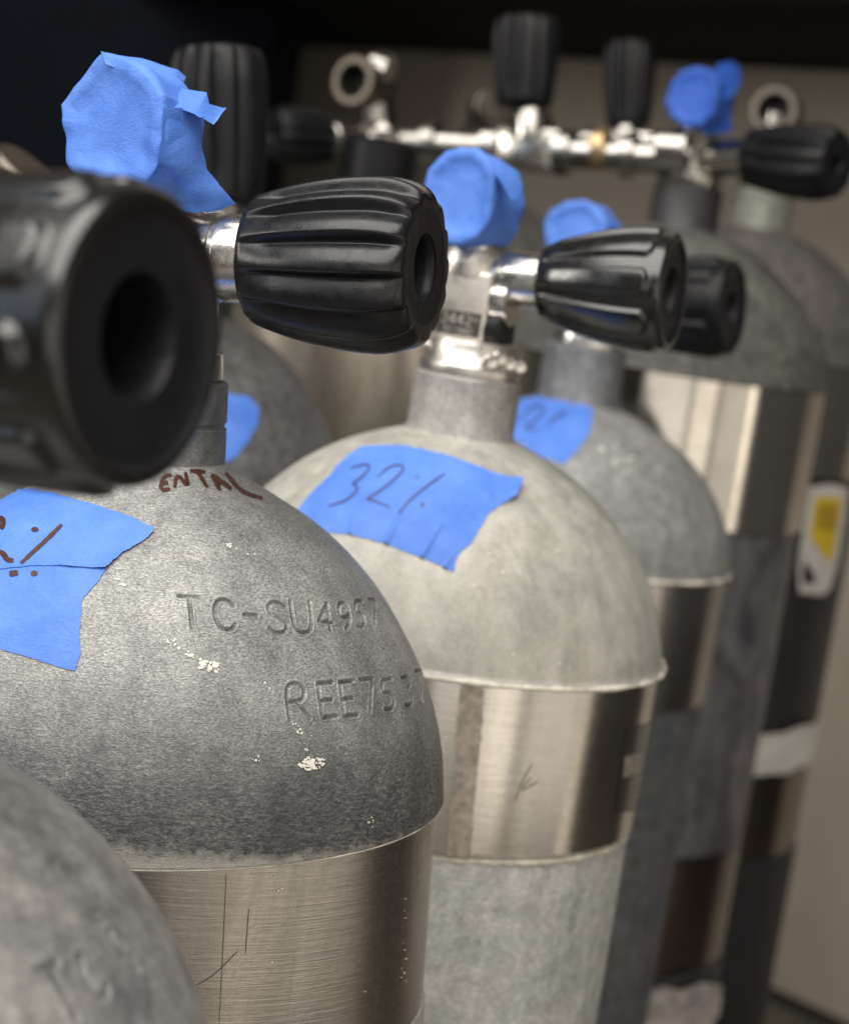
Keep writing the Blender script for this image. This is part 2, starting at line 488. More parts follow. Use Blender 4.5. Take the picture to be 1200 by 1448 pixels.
def inside(x, y, poly):
    c = False; j = len(poly) - 1
    for i in range(len(poly)):
        xi, yi = poly[i]; xj, yj = poly[j]
        if (yi > y) != (yj > y) and x < (xj - xi) * (y - yi) / (yj - yi) + xi: c = not c
        j = i
    return c
def seg_d(x, y, a, b):
    dx, dy = b[0] - a[0], b[1] - a[1]
    t = max(0, min(1, ((x - a[0]) * dx + (y - a[1]) * dy) / (dx * dx + dy * dy + 1e-9)))
    return math.hypot(x - a[0] - dx * t, y - a[1] - dy * t), t
def patch(name, tree, outline, mat, parent, step=4.0, off=0.0002, ragged=1.0, creases=(), lift=(), label=None, thick=0.00012, wr=0.00012):
    """a torn piece of tape lying on a curved surface. creases: (a, b, width_px, height)"""
    bd = []
    for a, b in zip(outline, outline[1:] + outline[:1]):
        L = math.dist(a, b); n = max(1, int(L / (step * .6)))
        for i in range(n):
            x = a[0] + (b[0] - a[0]) * i / n; y = a[1] + (b[1] - a[1]) * i / n
            nx, ny = -(b[1] - a[1]) / (L or 1), (b[0] - a[0]) / (L or 1)
            j = (noise.noise(Vector((x * .35, y * .35, 1.7))) + .6 * noise.noise(Vector((x * .08, y * .08, 5)))) * ragged
            bd.append((x + nx * j, y + ny * j))
    xs = [p[0] for p in bd]; ys = [p[1] for p in bd]
    pts = list(bd); y = min(ys)
    while y < max(ys):
        x = min(xs) + (step / 2 if int(y / step) % 2 else 0)
        while x < max(xs):
            if inside(x, y, bd) and min(math.dist((x, y), b) for b in bd[::2]) > step * .6: pts.append((x, y))
            x += step
        y += step * .87
    r = delaunay_2d_cdt([Vector(p) for p in pts], [], [list(range(len(bd)))], 1, 1e-6)
    V2, F2 = r[0], r[2]
    vs = []; ns = []; good = []
    for p in V2:
        h = hit(tree, p.x, p.y)
        good.append(h is not None)
        if h is None: vs.append(Vector((0, 0, 0))); ns.append(Vector((0, 0, 1))); continue
        o = off + wr * (noise.noise(Vector((p.x * .03, p.y * .03, 9))) + .5 * noise.noise(Vector((p.x * .1, p.y * .1, 2))) + 0.8)
        for (a, b, wd, hh) in creases:
            d, t = seg_d(p.x, p.y, a, b)
            o += hh * math.exp(-(d / wd) ** 2) * (0.35 + 0.65 * t)
        for (c, rad, hh) in lift:
            d = math.dist((p.x, p.y), c)
            if d < rad: o += hh * (1 - d / rad) ** 1.5
        vs.append(h[0] + h[1] * max(off * 0.7, o)); ns.append(h[1])
    fs = [f for f in F2 if all(good[i] for i in f)]
    used = sorted({i for f in fs for i in f}); mp = {i: k for k, i in enumerate(used)}
    vs = [vs[i] for i in used]; fs = [tuple(mp[i] for i in f) for f in fs]
    o = mesh_obj(name, vs, fs, mat, parent, 180, label)
    ext = BVHTree.FromPolygons(vs, fs)
    return o, ext

# stroke glyphs in a unit box, y down
G = {
 'T': [[(0, 0), (1, 0)], [(.5, 0), (.5, 1)]],
 'C': [[(.95, .2), (.75, .02), (.3, .02), (.05, .3), (.05, .7), (.3, .98), (.75, .98), (.95, .8)]],
 '-': [[(.1, .5), (.9, .5)]],
 'S': [[(.9, .15), (.6, 0), (.2, .05), (.05, .25), (.25, .45), (.75, .55), (.95, .75), (.75, .97), (.3, 1), (.05, .85)]],
 'U': [[(0, 0), (0, .75), (.25, 1), (.75, 1), (1, .75), (1, 0)]],
 '4': [[(.75, 1), (.75, 0), (0, .7), (1, .7)]],
 '9': [[(.95, .35), (.75, .55), (.25, .55), (.05, .3), (.25, .02), (.75, .02), (.95, .3), (.9, .7), (.5, 1)]],
 '5': [[(.9, 0), (.15, 0), (.1, .45), (.6, .4), (.95, .65), (.7, .97), (.1, .95)]],
 '7': [[(0, 0), (1, 0), (.45, 1)]],
 '3': [[(.1, .05), (.7, 0), (.9, .25), (.45, .47), (.95, .7), (.7, 1), (.1, .95)]],
 '2': [[(.05, .2), (.4, 0), (.9, .15), (.85, .4), (.05, 1), (1, 1)]],
 'R': [[(0, 1), (0, 0), (.75, 0), (.95, .25), (.75, .5), (0, .5)], [(.45, .5), (1, 1)]],
 'E': [[(1, 0), (0, 0), (0, 1), (1, 1)], [(0, .5), (.8, .5)]],
 '.': [[(.45, .97), (.55, 1)]],
 'P': [[(0, 1), (0, 0), (.9, .05), (.9, .45), (0, .5)]],
 'I': [[(.5, 0), (.5, 1)]],
 'J': [[(1, 0), (1, .8), (.6, 1), (.1, .8)]],
}
def glyph(ch, x, y, w, h, sx=0.0, slope=0.0):
    """centre x,y in picture pixels; sx = shear; slope = baseline slope"""
    out = []
    for st in G[ch]:
        q = [(x + (a - .5) * w - (b - .5) * h * sx, y + (b - .5) * h + (a - .5) * w * slope) for a, b in st]
        out.append(smooth_pl(q, 2) if len(q) > 4 else q)
    return out

def dots(tree, lst, mat, parent):
    for (x, y, rx, ry) in lst:
        patch('ink_dot', tree, [(x + rx * math.cos(a * .6283), y + ry * math.sin(a * .6283)) for a in range(10)], mat, parent, 2.2, .00018, .5, wr=.00001)

# ------------------------------------------------------------------ knobs
def knob(a, b, r0, r1, mat, parent, style='ribbed', lobes=12, seg=240, hole=0.30, label=None, twist=0.0, phase=0.0):
    """hand wheel from a (stem end, radius r0) to b (outer face, radius r1)"""
    a, b = Vector(a), Vector(b); L = (b - a).length; ax = (b - a).normalized()
    u = ax.orthogonal().normalized()
    # keep a stable frame: u as upward as possible
    u = (Vector((0, 0, 1)) - ax * ax.z)
    u = u.normalized() if u.length > 0.2 else ax.orthogonal().normalized()
    w = ax.cross(u)
    rows = []
    if style == 'ribbed':
        T = [0, .004, .02, .05] + [.05 + .83 * i / 26 for i in range(1, 27)] + [.90, .92, .94, .96, .975, .988, .996, 1.0]
        for t in T:
            base = r0 + (r1 - r0) * (1 - (1 - min(t / .76, 1)) ** 2.0)
            if t < .02: base -= (0.02 - t) / .02 * 0.0012
            if t > .76:
                q = (t - .76) / .24
                base = r1 * (1 - .20 * (1 - math.sqrt(max(0, 1 - q * q * .96))) - 0.02 * q)
            rows.append((t, base, min(1, t / .22) ** .8 * (1 if t < .9 else 1 - .45 * (t - .9) / .1)))
        def prof(th, t):
            x = (th * lobes / (2 * math.pi) + twist * t + phase) % 1.0
            # rib: soft hump, steep on one side, with a narrow groove
            if x < .26: e = x / .26; v = 1 - (e * e * (3 - 2 * e))
            else: e = (x - .26) / .74; v = math.sin(e * math.pi / 2) ** 1.1
            return -.125 * (1 - v)
        amp = 1.0
    else:
        T = [0, .006, .02, .05] + [.05 + .75 * i / 20 for i in range(1, 21)] + [.815, .83, .845, .86, .872, .884, .896, .908, .92, .932, .944, .955, .965, .975, .985, .994, 1.0]
        for t in T:
            base = r0 + (r1 - r0) * (1 - (1 - min(t / .8, 1)) ** 1.6)
            if t < .02: base -= (0.02 - t) / .02 * 0.0012
            if t > .955:
                q = (t - .955) / .045
                base = r1 * (1 - .05 * (1 - math.sqrt(max(0, 1 - q * q))))
            rows.append((t, base, 1.0))
        def prof(th, t):
            x = ((th * lobes / (2 * math.pi) + phase) % 1.0 - .5) * 2        # -1..1
            # slot occupies |x| < .55, ends in a round at t = .86
            te = (t - .85) * L / (r1 * math.pi / lobes * .42)
            d = math.hypot(x / .74, max(0, te))
            s = max(0, min(1, (1 - d) / .34))
            s = s * s * (3 - 2 * s)
            s *= min(1, t / .12)
            return .080 * s
    vs = []; fs = []
    for (t, base, am) in rows:
        for k in range(seg):
            th = 2 * math.pi * k / seg
            r = base * (1 + prof(th, t) * am)
            vs.append(a + ax * (t * L) + (u * math.cos(th) + w * math.sin(th)) * r)
    n = len(rows)
    # face: lip, recess, hole
    last = rows[-1][1]
    if style == 'ribbed':
        ex = [(1.004, .93, .5), (1.004, .80, .1), (.998, .62, 0), (.996, .46, 0), (.992, hole * 1.18, 0), (.975, hole * 1.05, 0), (.93, hole, 0), (.72, hole * .96, 0), (.70, .0001, 0)]
    else:
        ex = [(1.003, .97, 0), (1.002, .93, 0), (.990, .90, 0), (.982, .87, 0), (.980, .62, 0), (.984, hole * 1.30, 0), (.982, hole * 1.12, 0), (.955, hole * 1.04, 0), (.90, hole, 0), (.66, hole * .95, 0), (.64, .0001, 0)]
    for (t, rr, am) in ex:
        for k in range(seg):
            th = 2 * math.pi * k / seg
            r = last * rr * (1 + prof(th, 1.0) * am)
            vs.append(a + ax * (t * L) + (u * math.cos(th) + w * math.sin(th)) * r)
    tot = n + len(ex)
    fs2 = []
    for i in range(tot - 1):
        tgt = fs if i < n + 1 else fs2
        for k in range(seg):
            k2 = (k + 1) % seg
            tgt.append((i * seg + k, i * seg + k2, (i + 1) * seg + k2, (i + 1) * seg + k))
    fs.append(tuple(range(seg)))
    o = mesh_obj('knob', vs[:(n + 2) * seg], fs, mat, parent, 60, label)
    b0 = (n + 1) * seg
    mesh_obj('end_face', vs[b0:], [tuple(i - b0 for i in f) for f in fs2], M_face, o, 60)
    # screw deep inside the hole
    mb = MB()
    mb.lathe(a + ax * L * .66, ax, [(0, r1 * hole * .62), (0.003, r1 * hole * .60), (0.004, r1 * hole * .5), (0.004, r1 * hole * .2), (0.001, r1 * hole * .18)], 24)
    mb.build('spindle_nut', M_hole, o)
    return o

# ------------------------------------------------------------------ tape wrapped outlet
def tape_cap(outline, c_px, dc, ang, L, mat, parent, elev=0.0, shrink=0.93, wr=0.0006, bowl=0.0015, label=None, name='tape_wrap', seedv=0.0):
    """outlet covered with tape: stretched face (outline in pixels on the face plane) and wrapped side"""
    C = P(c_px[0], c_px[1], dc)
    n = (right * -math.sin(ang) * math.cos(elev) - fwd * math.cos(ang) * math.cos(elev) + up * math.sin(elev)).normalized()
    nn = []
    for a, b in zip(outline, outline[1:] + outline[:1]):
        k = max(2, int(math.dist(a, b) / 3))
        nn += [(a[0] + (b[0] - a[0]) * i / k, a[1] + (b[1] - a[1]) * i / k) for i in range(k)]
    F = [on_plane(x, y, C, n) for x, y in nn]
    K = len(F); cen = sum(F, Vector()) / K
    vs = []; fs = []
    rings = 22
    for i in range(rings + 1):
        s = i / rings
        for j, p in enumerate(F):
            q = cen + (p - cen) * s
            hgt = -bowl * (1 - min(1, (s / .80)) ** 6) - 0.0010 * max(0, (s - .93) / .07) ** 2
            ph = j / K * 2 * math.pi
            hgt += wr * (noise.noise(q * 70 + Vector((seedv, 0, 0))) * 1.1 + .5 * noise.noise(q * 170 + Vector((0, seedv, 0)))) * (0.3 + s)
            # radial gathers at the bottom
            hgt += wr * 0.9 * math.sin(ph * 9 + seedv) * max(0, s - .55) * (1 if q.z < cen.z else .3)
            vs.append(q + n * hgt)
    for i in range(rings):
        for j in range(K):
            j2 = (j + 1) % K
            fs.append((i * K + j, i * K + j2, (i + 1) * K + j2, (i + 1) * K + j))
    b0 = rings * K; SL = 14
    for i in range(1, SL + 1):
        t = i / SL
        for j, p in enumerate(F):
            q = cen + (p - cen) * (1 + (shrink - 1) * t) - n * (L * t + 0.001)
            rad = (p - cen).normalized()
            ph = j / K * 2 * math.pi
            q += rad * wr * (1.6 * noise.noise(q * 90 + Vector((0, 0, seedv))) + 1.0 * math.sin(ph * 7 + 2 * t + seedv) * t)
            if i == SL: q += n * 0.003 * noise.noise(q * 120)
            vs.append(q)
    for i in range(SL):
        r0_ = b0 + i * K; r1_ = b0 + (i + 1) * K
        for j in range(K):
            j2 = (j + 1) % K
            fs.append((r0_ + j, r0_ + j2, r1_ + j2, r1_ + j))
    o = mesh_obj(name, vs, fs, mat, parent, 180, label)
    return C, n, cen

def flap(pts, mat, parent, name='tape_flap', sub=3, curl=0.0006, label=None):
    """a loose tape end, quad strip given as pixel+depth rows [(p_left, p_right)...]"""
    rows = [(P(*a), P(*b)) for a, b in pts]
    # densify
    R = []
    for (a0, b0), (a1, b1) in zip(rows[:-1], rows[1:]):
        for i in range(6):
            t = i / 6; R.append((a0.lerp(a1, t), b0.lerp(b1, t)))
    R.append(rows[-1])
    vs = []; fs = []; K = 8
    for i, (a, b) in enumerate(R):
        for k in range(K + 1):
            p = a.lerp(b, k / K)
            e = (noise.noise(p * 400) * .0005) if i == len(R) - 1 else 0
            vs.append(p + Vector((e, curl * noise.noise(p * 130), curl * noise.noise(p * 110 + Vector((5, 5, 5))) + e)))
    for i in range(len(R) - 1):
        for k in range(K):
            q = i * (K + 1) + k; fs.append((q, q + 1, q + K + 2, q + K + 1))
    return mesh_obj(name, vs, fs, mat, parent, 180, label)

# ================================================================== THE SETTING
# wall behind runs obliquely:  0.41*y + 0.44*x = 1
def wall_y(x): return (1 - 0.44 * x) / 0.41
wd = Vector((0.41, -0.44, 0)).normalized(); wn = Vector((-0.44, -0.41, 0)).normalized()
w0 = Vector((0.3, wall_y(0.3), 0))
m_wall = flat('beige_painted_wall', (0.50, 0.445, 0.375), 0.75, 0, 0.05, 14)
mb = MB()
mb.box(w0 - wn * 0.05 - wd * 1.72 + Vector((0, 0, 1.2)), wd, wn, (0, 0, 1), 5.0, 0.1, 2.5, 0)
o = mb.build('wall', m_wall, None, 0); tag(o, kind='structure')
m, t, b = nt('worn_floor')
v = coords(t)
t.links.new(mix(t, ramp(t, noise_n(t, v, 18, 6, 0.7), [(0.35, 0.0), (0.7, 1.0)]), (0.10, 0.085, 0.07), (0.19, 0.165, 0.14)), b.inputs['Base Color'])
b.inputs['Roughness'].default_value = 0.55
bump(t, b, noise_n(t, v, 160, 4, 0.6), 0.2, 0.002)
o = mesh_obj('floor', [(-4, -3, 0), (4, -3, 0), (4, 5, 0), (-4, 5, 0)], [(0, 1, 2, 3)], m, None, 0); tag(o, kind='structure')
# skirting line where floor meets wall
mb = MB(); mb.box(w0 + wn * 0.004 - wd * 1.72 + Vector((0, 0, 0.006)), wd, wn, (0, 0, 1), 4.9, 0.008, 0.012, 0.001)
o = mb.build('wall_base_strip', flat('dark_base_strip', (0.04, 0.035, 0.03), 0.7), None, 0); tag(o, kind='structure')
# dark shelf over the tanks, fixed to the wall
m_shelf = flat('black_shelf', (0.004, 0.004, 0.004), 0.8, 0, 0.3, 30)
m_shelf.node_tree.nodes['Principled BSDF'].inputs['Specular IOR Level'].default_value = 0.1
sh = thing('overhead_shelf', (w0.x, w0.y, CAM_Z + 0.238), 'matt black overhead shelf on the beige wall, above all the tanks', 'shelf')
mb = MB(); mb.box(w0 + wn * 0.215 + Vector((0, 0, CAM_Z + 0.238 + 0.03)), wd, wn, (0, 0, 1), 4.6, 0.42, 0.06, 0.003)
mb.build('shelf_board', m_shelf, sh)
mb = MB(); mb.box(w0 + wn * 0.44 + Vector((0, 0, CAM_Z + 0.238 + 0.045)), wd, wn, (0, 0, 1), 4.6, 0.03, 0.12, 0.004)
mb.build('shelf_lip', m_shelf, sh)
# navy cabinet far left
m_navy = flat('navy_panel', (0.0018, 0.0028, 0.007), 0.8, 0, 0.25, 20)
m_navy.node_tree.nodes['Principled BSDF'].inputs['Specular IOR Level'].default_value = 0.12
cxr = P(372, 300, 2.2).x - 0.002; cyf = 2.2
cb = thing('storage_cabinet', (cxr - 0.35, cyf + .12, 0), 'dark navy storage cabinet behind the tanks at the far left', 'cabinet')
mb = MB(); mb.box((cxr - 0.35, cyf + .12, 0.60), (1, 0, 0), (0, 1, 0), (0, 0, 1), 0.70, 0.22, 1.20, 0.004)
mb.build('cabinet_case', m_navy, cb)
for k in (0, 1):
    mb = MB(); mb.box((cxr - 0.35 + (k - .5) * 0.345, cyf, 0.60), (1, 0, 0), (0, 1, 0), (0, 0, 1), 0.338, 0.016, 1.17, 0.003)
    d = mb.build('cabinet_door', m_navy, cb)
    mb = MB(); mb.box((cxr - 0.35 + (k - .5) * 0.07, cyf - .018, 0.75), (1, 0, 0), (0, 1, 0), (0, 0, 1), 0.012, 0.02, 0.12, 0.004)
    mb.build('handle', M_neck_dark, d)

# ================================================================== TANK A  (near, with stamped letters)
mg_A = galv('weathered_grey_shoulder', (0.20, 0.20, 0.195), (0.34, 0.335, 0.315), 850, 0.55, 0.25, 0.55, zs=None, rust=0.35)
A = Tank(223, 648, 0.612, -0.085, 'grey scuba tank stamped TC-SU495 and REE75.3, with brown marker lettering')
seamA = 0.0972
zsA = A.nb.z + A.down.z * seamA
mg_A = galv('weathered_grey_shoulder', (0.205, 0.21, 0.212), (0.36, 0.358, 0.343), 1150, 0.7, 0.3, 0.5, zs=zsA, rust=0.55, grainc=.6, midc=.14)
profA = [(0, .0200), (.0015, .0215), (.0045, .0270), (.0089, .0348), (.0175, .0490), (.0314, .0646), (.0496, .0776), (.067, .0862), (.082, .0905), (.0915, .0918), (seamA, .0922)]
zz = [seamA * (i / 110) ** 1.25 for i in range(111)]
zrA = list(zip(zz, interp_profile(profA, zz))) + [(seamA + .0006, .0923), (seamA + .0012, .0920), (seamA + .0014, .0912), (seamA + .0014, .0890)]
st = []
for g in (('T', 270, 866, 28, 44), ('C', 318, 869, 30, 44), ('-', 355, 870, 22, 40), ('S', 393, 873, 29, 45), ('U', 427, 873, 27, 44),
          ('4', 460, 872, 20, 38), ('9', 487, 871, 18, 38), ('5', 509, 869, 14, 38), ('7', 528, 866, 10, 36)):
    st += glyph(g[0], g[1], g[2], g[3], g[4], -0.12, 0.06)
for g in (('R', 421, 992, 28, 50), ('E', 463, 990, 20, 48), ('E', 493, 988, 19, 48), ('7', 521, 984, 18, 46), ('5', 549, 983, 19, 44), ('.', 566, 990, 8, 40), ('3', 576, 978, 15, 42), ('7', 594, 970, 10, 42)):
    st += glyph(g[0], g[1], g[2], g[3], g[4], -0.14, -0.10)
domeA, treeA = dome(A, zrA, mg_A, st, depth=0.00075, half=0.00055)
m_bandA = polished('dull_bronze_band', (0.54, 0.51, 0.465), (0.38, 0.35, 0.32), 0.25, 0.35)
A.part('band', [(seamA - .002, .0900), (seamA + .002, .0902), (.160, .0902), (.1605, .0895)], m_bandA, 180)
A.part('body', [(.1600, .0890), (.1608, .0905), (.162, .0910), (.50, .0910), (A.nb.z - .03, .0905), (A.nb.z - .012, .078)], galv('grey_body', (0.26, 0.26, 0.25), (0.38, 0.37, 0.35), 700, 0.4, 0.2), 120)
A.part('neck', [(-.0240, .0190), (-.0232, .0198), (-.012, .0200), (-.0115, .0194), (-.0105, .0194), (-.010, .0200), (.0005, .0202), (.002, .0210)], galv('dark_ridged_neck', (0.08, 0.085, 0.09), (0.2, 0.2, 0.2), 1100, 0.8, 0.3, zs=None), 90)
# tape label, two overlapping strips
up_out = [(-70, 712), (0, 696), (43, 692), (72, 697), (130, 714), (186, 732), (208, 744), (218, 748), (215, 756), (191, 773), (173, 782), (150, 806), (110, 803), (75, 801), (48, 801), (0, 806), (-70, 812)]
lo_out = [(-70, 790), (0, 788), (48, 789), (100, 790), (148, 795), (150, 806), (139, 823), (117, 847), (114, 875), (113, 897), (114, 925), (106, 949), (82, 943), (43, 930), (0, 918), (-70, 905)]
lo, loT = patch('tape_label', treeA, lo_out, M_tape, A.root, 4, 0.00015, 1.4, label='lower strip of blue tape')
uo, uoT = patch('tape_label', treeA, up_out, M_tape, A.root, 4, 0.00042, 1.4, lift=[((150, 806), 40, .0007), ((100, 804), 30, .0004), ((218, 748), 25, .0004)], label='upper strip of blue tape with a brown per cent sign')
ribbon('handwriting', uoT, [([(88, 742), (68, 762), (45, 783), (30, 797)], 6.0), ([(-2, 735), (4, 733), (6, 740), (1, 748)], 8),
                            ([(-2, 780), (6, 783), (10, 792), (20, 793)], 7.5)], 6, M_ink, uo, 0.00015)
ribbon('handwriting', loT, [([(26, 810), (14, 812)], 8)], 6, M_ink, lo, 0.0002)
dots(uoT, [(50, 749, 5.5, 3.6)], M_ink, uo)
dots(loT, [(49, 811, 5, 4)], M_ink, lo)
ribbon('marker_lettering', treeA, [[(243, 672), (231, 674), (226, 694), (241, 692)], [(229, 684), (238, 683)], [(247, 690), (250, 669), (267, 691), (262, 668)], [(268, 666), (290, 668)], [(279, 667), (293, 690)],
        [(299, 671), (311, 694)], [(301, 672), (327, 692)], [(305, 684), (319, 683)], [(319, 669), (328, 681), (341, 695), (356, 701), (371, 705)]], 5.6, M_ink, A.root, 0.00025, label='RENTAL written in brown marker')
# paint flecks
def flecks(tree, spots, parent, mat=M_fleck, name='paint_fleck'):
    vs = []; fs = []
    for (x0, y0, x1, y1, n, sp, sz) in spots:
        for _ in range(n):
            t = random.random() ** .7
            x = x0 + (x1 - x0) * t + random.gauss(0, sp); y = y0 + (y1 - y0) * t + random.gauss(0, sp)
            r = sz * (random.random() ** 2.2 * 1.7 + .22); k = 8; ea = random.uniform(0, 3.1); el = random.uniform(.35, .9); pts = []
            for q in range(k):
                a = 2 * math.pi * q / k; rr = r * random.uniform(.55, 1.35) * (1 - (1 - el) * abs(math.sin(a - ea)))
                h = hit(tree, x + math.cos(a) * rr * 1.2, y + math.sin(a) * rr, 0.00022)
                if h: pts.append(h[0])
            hc = hit(tree, x, y, 0.00026)
            if len(pts) == k and hc:
                b = len(vs); vs += pts + [hc[0]]
                fs += [(b + q, b + (q + 1) % k, b + k) for q in range(k)]
    o = mesh_obj(name, vs, fs, mat, parent, 180); tag(o, kind='stuff'); return o
flecks(treeA, [(238, 904, 300, 944, 40, 2.5, 1.7), (288, 938, 306, 944, 34, 3.5, 2.6), (412, 1018, 440, 1075, 26, 3, 1.7), (418, 1082, 452, 1078, 60, 5, 2.2),
               (344, 1072, 366, 1074, 10, 2, 1.6), (316, 768, 325, 775, 8, 2.5, 1.8), (152, 812, 180, 828, 8, 4, 2.2), (300, 750, 360, 790, 5, 8, 1.3), (200, 900, 470, 1000, 30, 30, 0.9), (520, 1150, 528, 1170, 5, 2, 1.8)], A.root)
# valve
kA0, kA1 = P(365, 367, 0.588), P(602, 378, 0.572)
neckTopA = A.nb - A.down * 0.024
axk = (kA1 - kA0).normalized()
mb = MB()
mb.cyl(neckTopA, neckTopA - A.down * 0.009, 0.0185, 0.0180, 48)
cA = neckTopA - A.down * 0.028
side = (axk - A.down * axk.dot(A.down)).normalized(); fr = side.cross(A.down).normalized()
mb.box(cA, side, fr, A.down, 0.024, 0.026, 0.040, 0.002)
mb.build('valve_body', M_chrome, A.root)
mb = MB()
La = (kA0 - cA).dot(axk)
mb.lathe(kA0 - axk * 0.036, axk, [(0, .0085), (.001, .0128), (.0245, .0128), (.0250, .0122), (.0262, .0122), (.0268, .0128), (.034, .0125), (.038, .0118), (.0385, .008)], 56)
mb.cyl(cA, kA0 - axk * 0.034, 0.011, 0.011, 40)
mb.build('bonnet', M_chrome, A.root)
knob(kA0, kA1, 0.0184, 0.0252, M_rub, A.root, 'ribbed', 14, 420, 0.42, phase=.2, twist=.10)
# taped outlet
oA = [(143, 73), (165, 77), (183, 83), (200, 93), (213, 107), (229, 133), (229, 165), (228, 200), (220, 240), (205, 258), (190, 270), (165, 262), (138, 257), (113, 255), (100, 242), (93, 230), (89, 187), (83, 147), (100, 123)]
CA, nA, cenA = tape_cap(oA, (160, 170), 0.578, 0.66, 0.0165, M_tape, A.root, elev=0.08, shrink=0.95, wr=0.0009, bowl=0.0014, seedv=1.3)
mb = MB(); mb.cyl(cenA - nA * 0.002, cenA - nA * 0.019, 0.0115, 0.0115, 40); mb.cyl(cA - A.down * .012, cenA - nA * 0.016, 0.0105, 0.0105, 32); mb.build('outlet', M_chrome, A.root)
flap([((228, 126, .575), (236, 122, .582)), ((236, 150, .572), (262, 127, .580)), ((275, 160, .570), (292, 132, .577)), ((284, 165, .570), (297, 150, .576))], M_tape, A.root)
flap([((283, 163, .5705), (296, 147, .576)), ((302, 176, .573), (307, 150, .578)), ((306, 171, .574), (319, 153, .580))], M_tape, A.root, curl=0.0003)
flap([((143, 73, .583), (150, 90, .580)), ((200, 83, .588), (205, 110, .578)), ((252, 98, .592), (240, 130, .580)), ((262, 108, .594), (258, 130, .585))], M_tape, A.root, curl=.0005)
flap([((231, 150, .5655), (284, 160, .577)), ((229, 195, .5645), (284, 200, .578)), ((224, 232, .5655), (293, 238, .580)), ((212, 262, .5690), (311, 266, .583)), ((222, 290, .575), (334, 285, .586)), ((258, 298, .578), (316, 294, .585))], M_tape, A.root, curl=.0022, label='torn hanging tape flap')
flap([((196, 266, .570), (232, 238, .5655)), ((190, 284, .575), (250, 262, .569)), ((204, 292, .578), (278, 292, .574))], M_tape, A.root, curl=.0022)

# ================================================================== TANK B (centre, 32 %)
B = Tank(650, 610, 0.777, 0.0, 'pale grey scuba tank in the middle with blue tape reading 32%')
seamB = .0752
profB = [(0, .0200), (.001, .0215), (.0035, .0285), (.0078, .0388), (.017, .0540), (.0300, .0680), (.043, .0780), (.057, .0848), (.069, .0885), (seamB, .0897)]
zz = [seamB * (i / 90) ** 1.25 for i in range(91)]
zrB = list(zip(zz, interp_profile(profB, zz))) + [(seamB + .0008, .0910), (seamB + .0018, .0912), (seamB + .0024, .0905), (seamB + .0024, .087)]
zsB = B.nb.z + B.down.z * seamB
mg_B = galv('pale_galvanised_shoulder', (0.35, 0.345, 0.315), (0.47, 0.455, 0.41), 900, 0.35, 0.2, 0.52, midc=.14, rust=0.55, mott=22, grainc=.2, bump_d=.0003)
domeB, treeB = dome(B, zrB, mg_B)
# uneven pale lip
m_lip = flat('pale_oxide_lip', (0.62, 0.59, 0.50), 0.7, 0, 0.25, 300)
def lip(tank, z, R, rr, amp, parent, name='seam_lip'):
    n = 300; vs = []; fs = []; K = 8
    for k in range(n):
        th = 2 * math.pi * k / n
        a = rr * (1 + amp * noise.noise(Vector((math.cos(th) * 9, math.sin(th) * 9, z * 50))) + amp * .6 * noise.noise(Vector((math.cos(th) * 40, math.sin(th) * 40, z))))
        for j in range(K):
            q = 2 * math.pi * j / K
            vs.append(tank.pt(z + a * math.sin(q) * .9, R + a * math.cos(q), th))
    for k in range(n):
        for j in range(K):
            fs.append((k * K + j, k * K + (j + 1) % K, ((k + 1) % n) * K + (j + 1) % K, ((k + 1) % n) * K + j))
    return mesh_obj(name, vs, fs, m_lip, parent, 180)
lip(B, seamB + .0016, .0907, .0010, .9, B.root)
lip(A, seamA + .0009, .0918, .0005, .35, A.root)
m_bandB = polished('polished_steel_band', (0.68, 0.65, 0.60), (0.55, 0.52, 0.48), 0.16, 0.16, mott=14)
B.part('band', [(seamB - .002, .0888), (seamB + .003, .0891), (.1375, .0891), (.1381, .0885)], m_bandB, 220)
# paler tank below the band
m_bodyB = galv('pale_galvanised_body', (0.36, 0.37, 0.36), (0.48, 0.48, 0.46), 500, 0.45, 0.15, 0.6, rust=0.1, mott=40, grainc=.3)
B.part('body', [(.1375, .0855), (.1387, .0870), (.1425, .0878), (.50, .0878), (B.nb.z - .03, .089), (B.nb.z - .012, .078)], m_bodyB, 180)
lip(B, .1403, .0868, .0016, .7, B.root, 'oxide_ring')
B.part('neck', [(-.0215, .0190), (-.0205, .0203), (-.001, .0203), (.0015, .0216)], galv('grey_neck', (0.26, 0.26, 0.25), (0.36, 0.35, 0.33), 900, 0.5, 0.2, rust=.2), 90)
oB = [(508, 633), (540, 630), (573, 631), (631, 643), (689, 665), (715, 676), (736, 683), (728, 704), (705, 716), (689, 728), (677, 750), (665, 769), (646, 786), (641, 810), (622, 800), (593, 788), (547, 770), (496, 756), (452, 752), (421, 721), (440, 698), (467, 672), (480, 655)]
tb, tbT = patch('tape_label', treeB, oB, M_tape, B.root, 3.0, 0.0002, 1.2, creases=[((501, 732), (497, 756), 3, .0010), ((565, 728), (546, 770), 3, .0014), ((621, 745), (596, 788), 3, .0014), ((637, 788), (628, 803), 2.5, .0009), ((640, 700), (690, 700), 9, .0004)],
               lift=[((736, 683), 45, .0022), ((728, 704), 30, .0012)], label='blue tape label reading 32%')
Z = lambda l: [(380 + x / 2.069, 600 + y / 2.069) for x, y in l]
ribbon('handwriting', tbT, [Z([(240, 130), (285, 115), (297, 125), (275, 155), (240, 178), (262, 180), (255, 200), (225, 225), (175, 240)]),
                            Z([(318, 155), (350, 125), (385, 118), (398, 130), (370, 160), (320, 200), (283, 220), (300, 221), (355, 243)]),
                            Z([(515, 145), (450, 190), (405, 230), (380, 262)])], 2.4, M_ink2, tb, 0.00025)
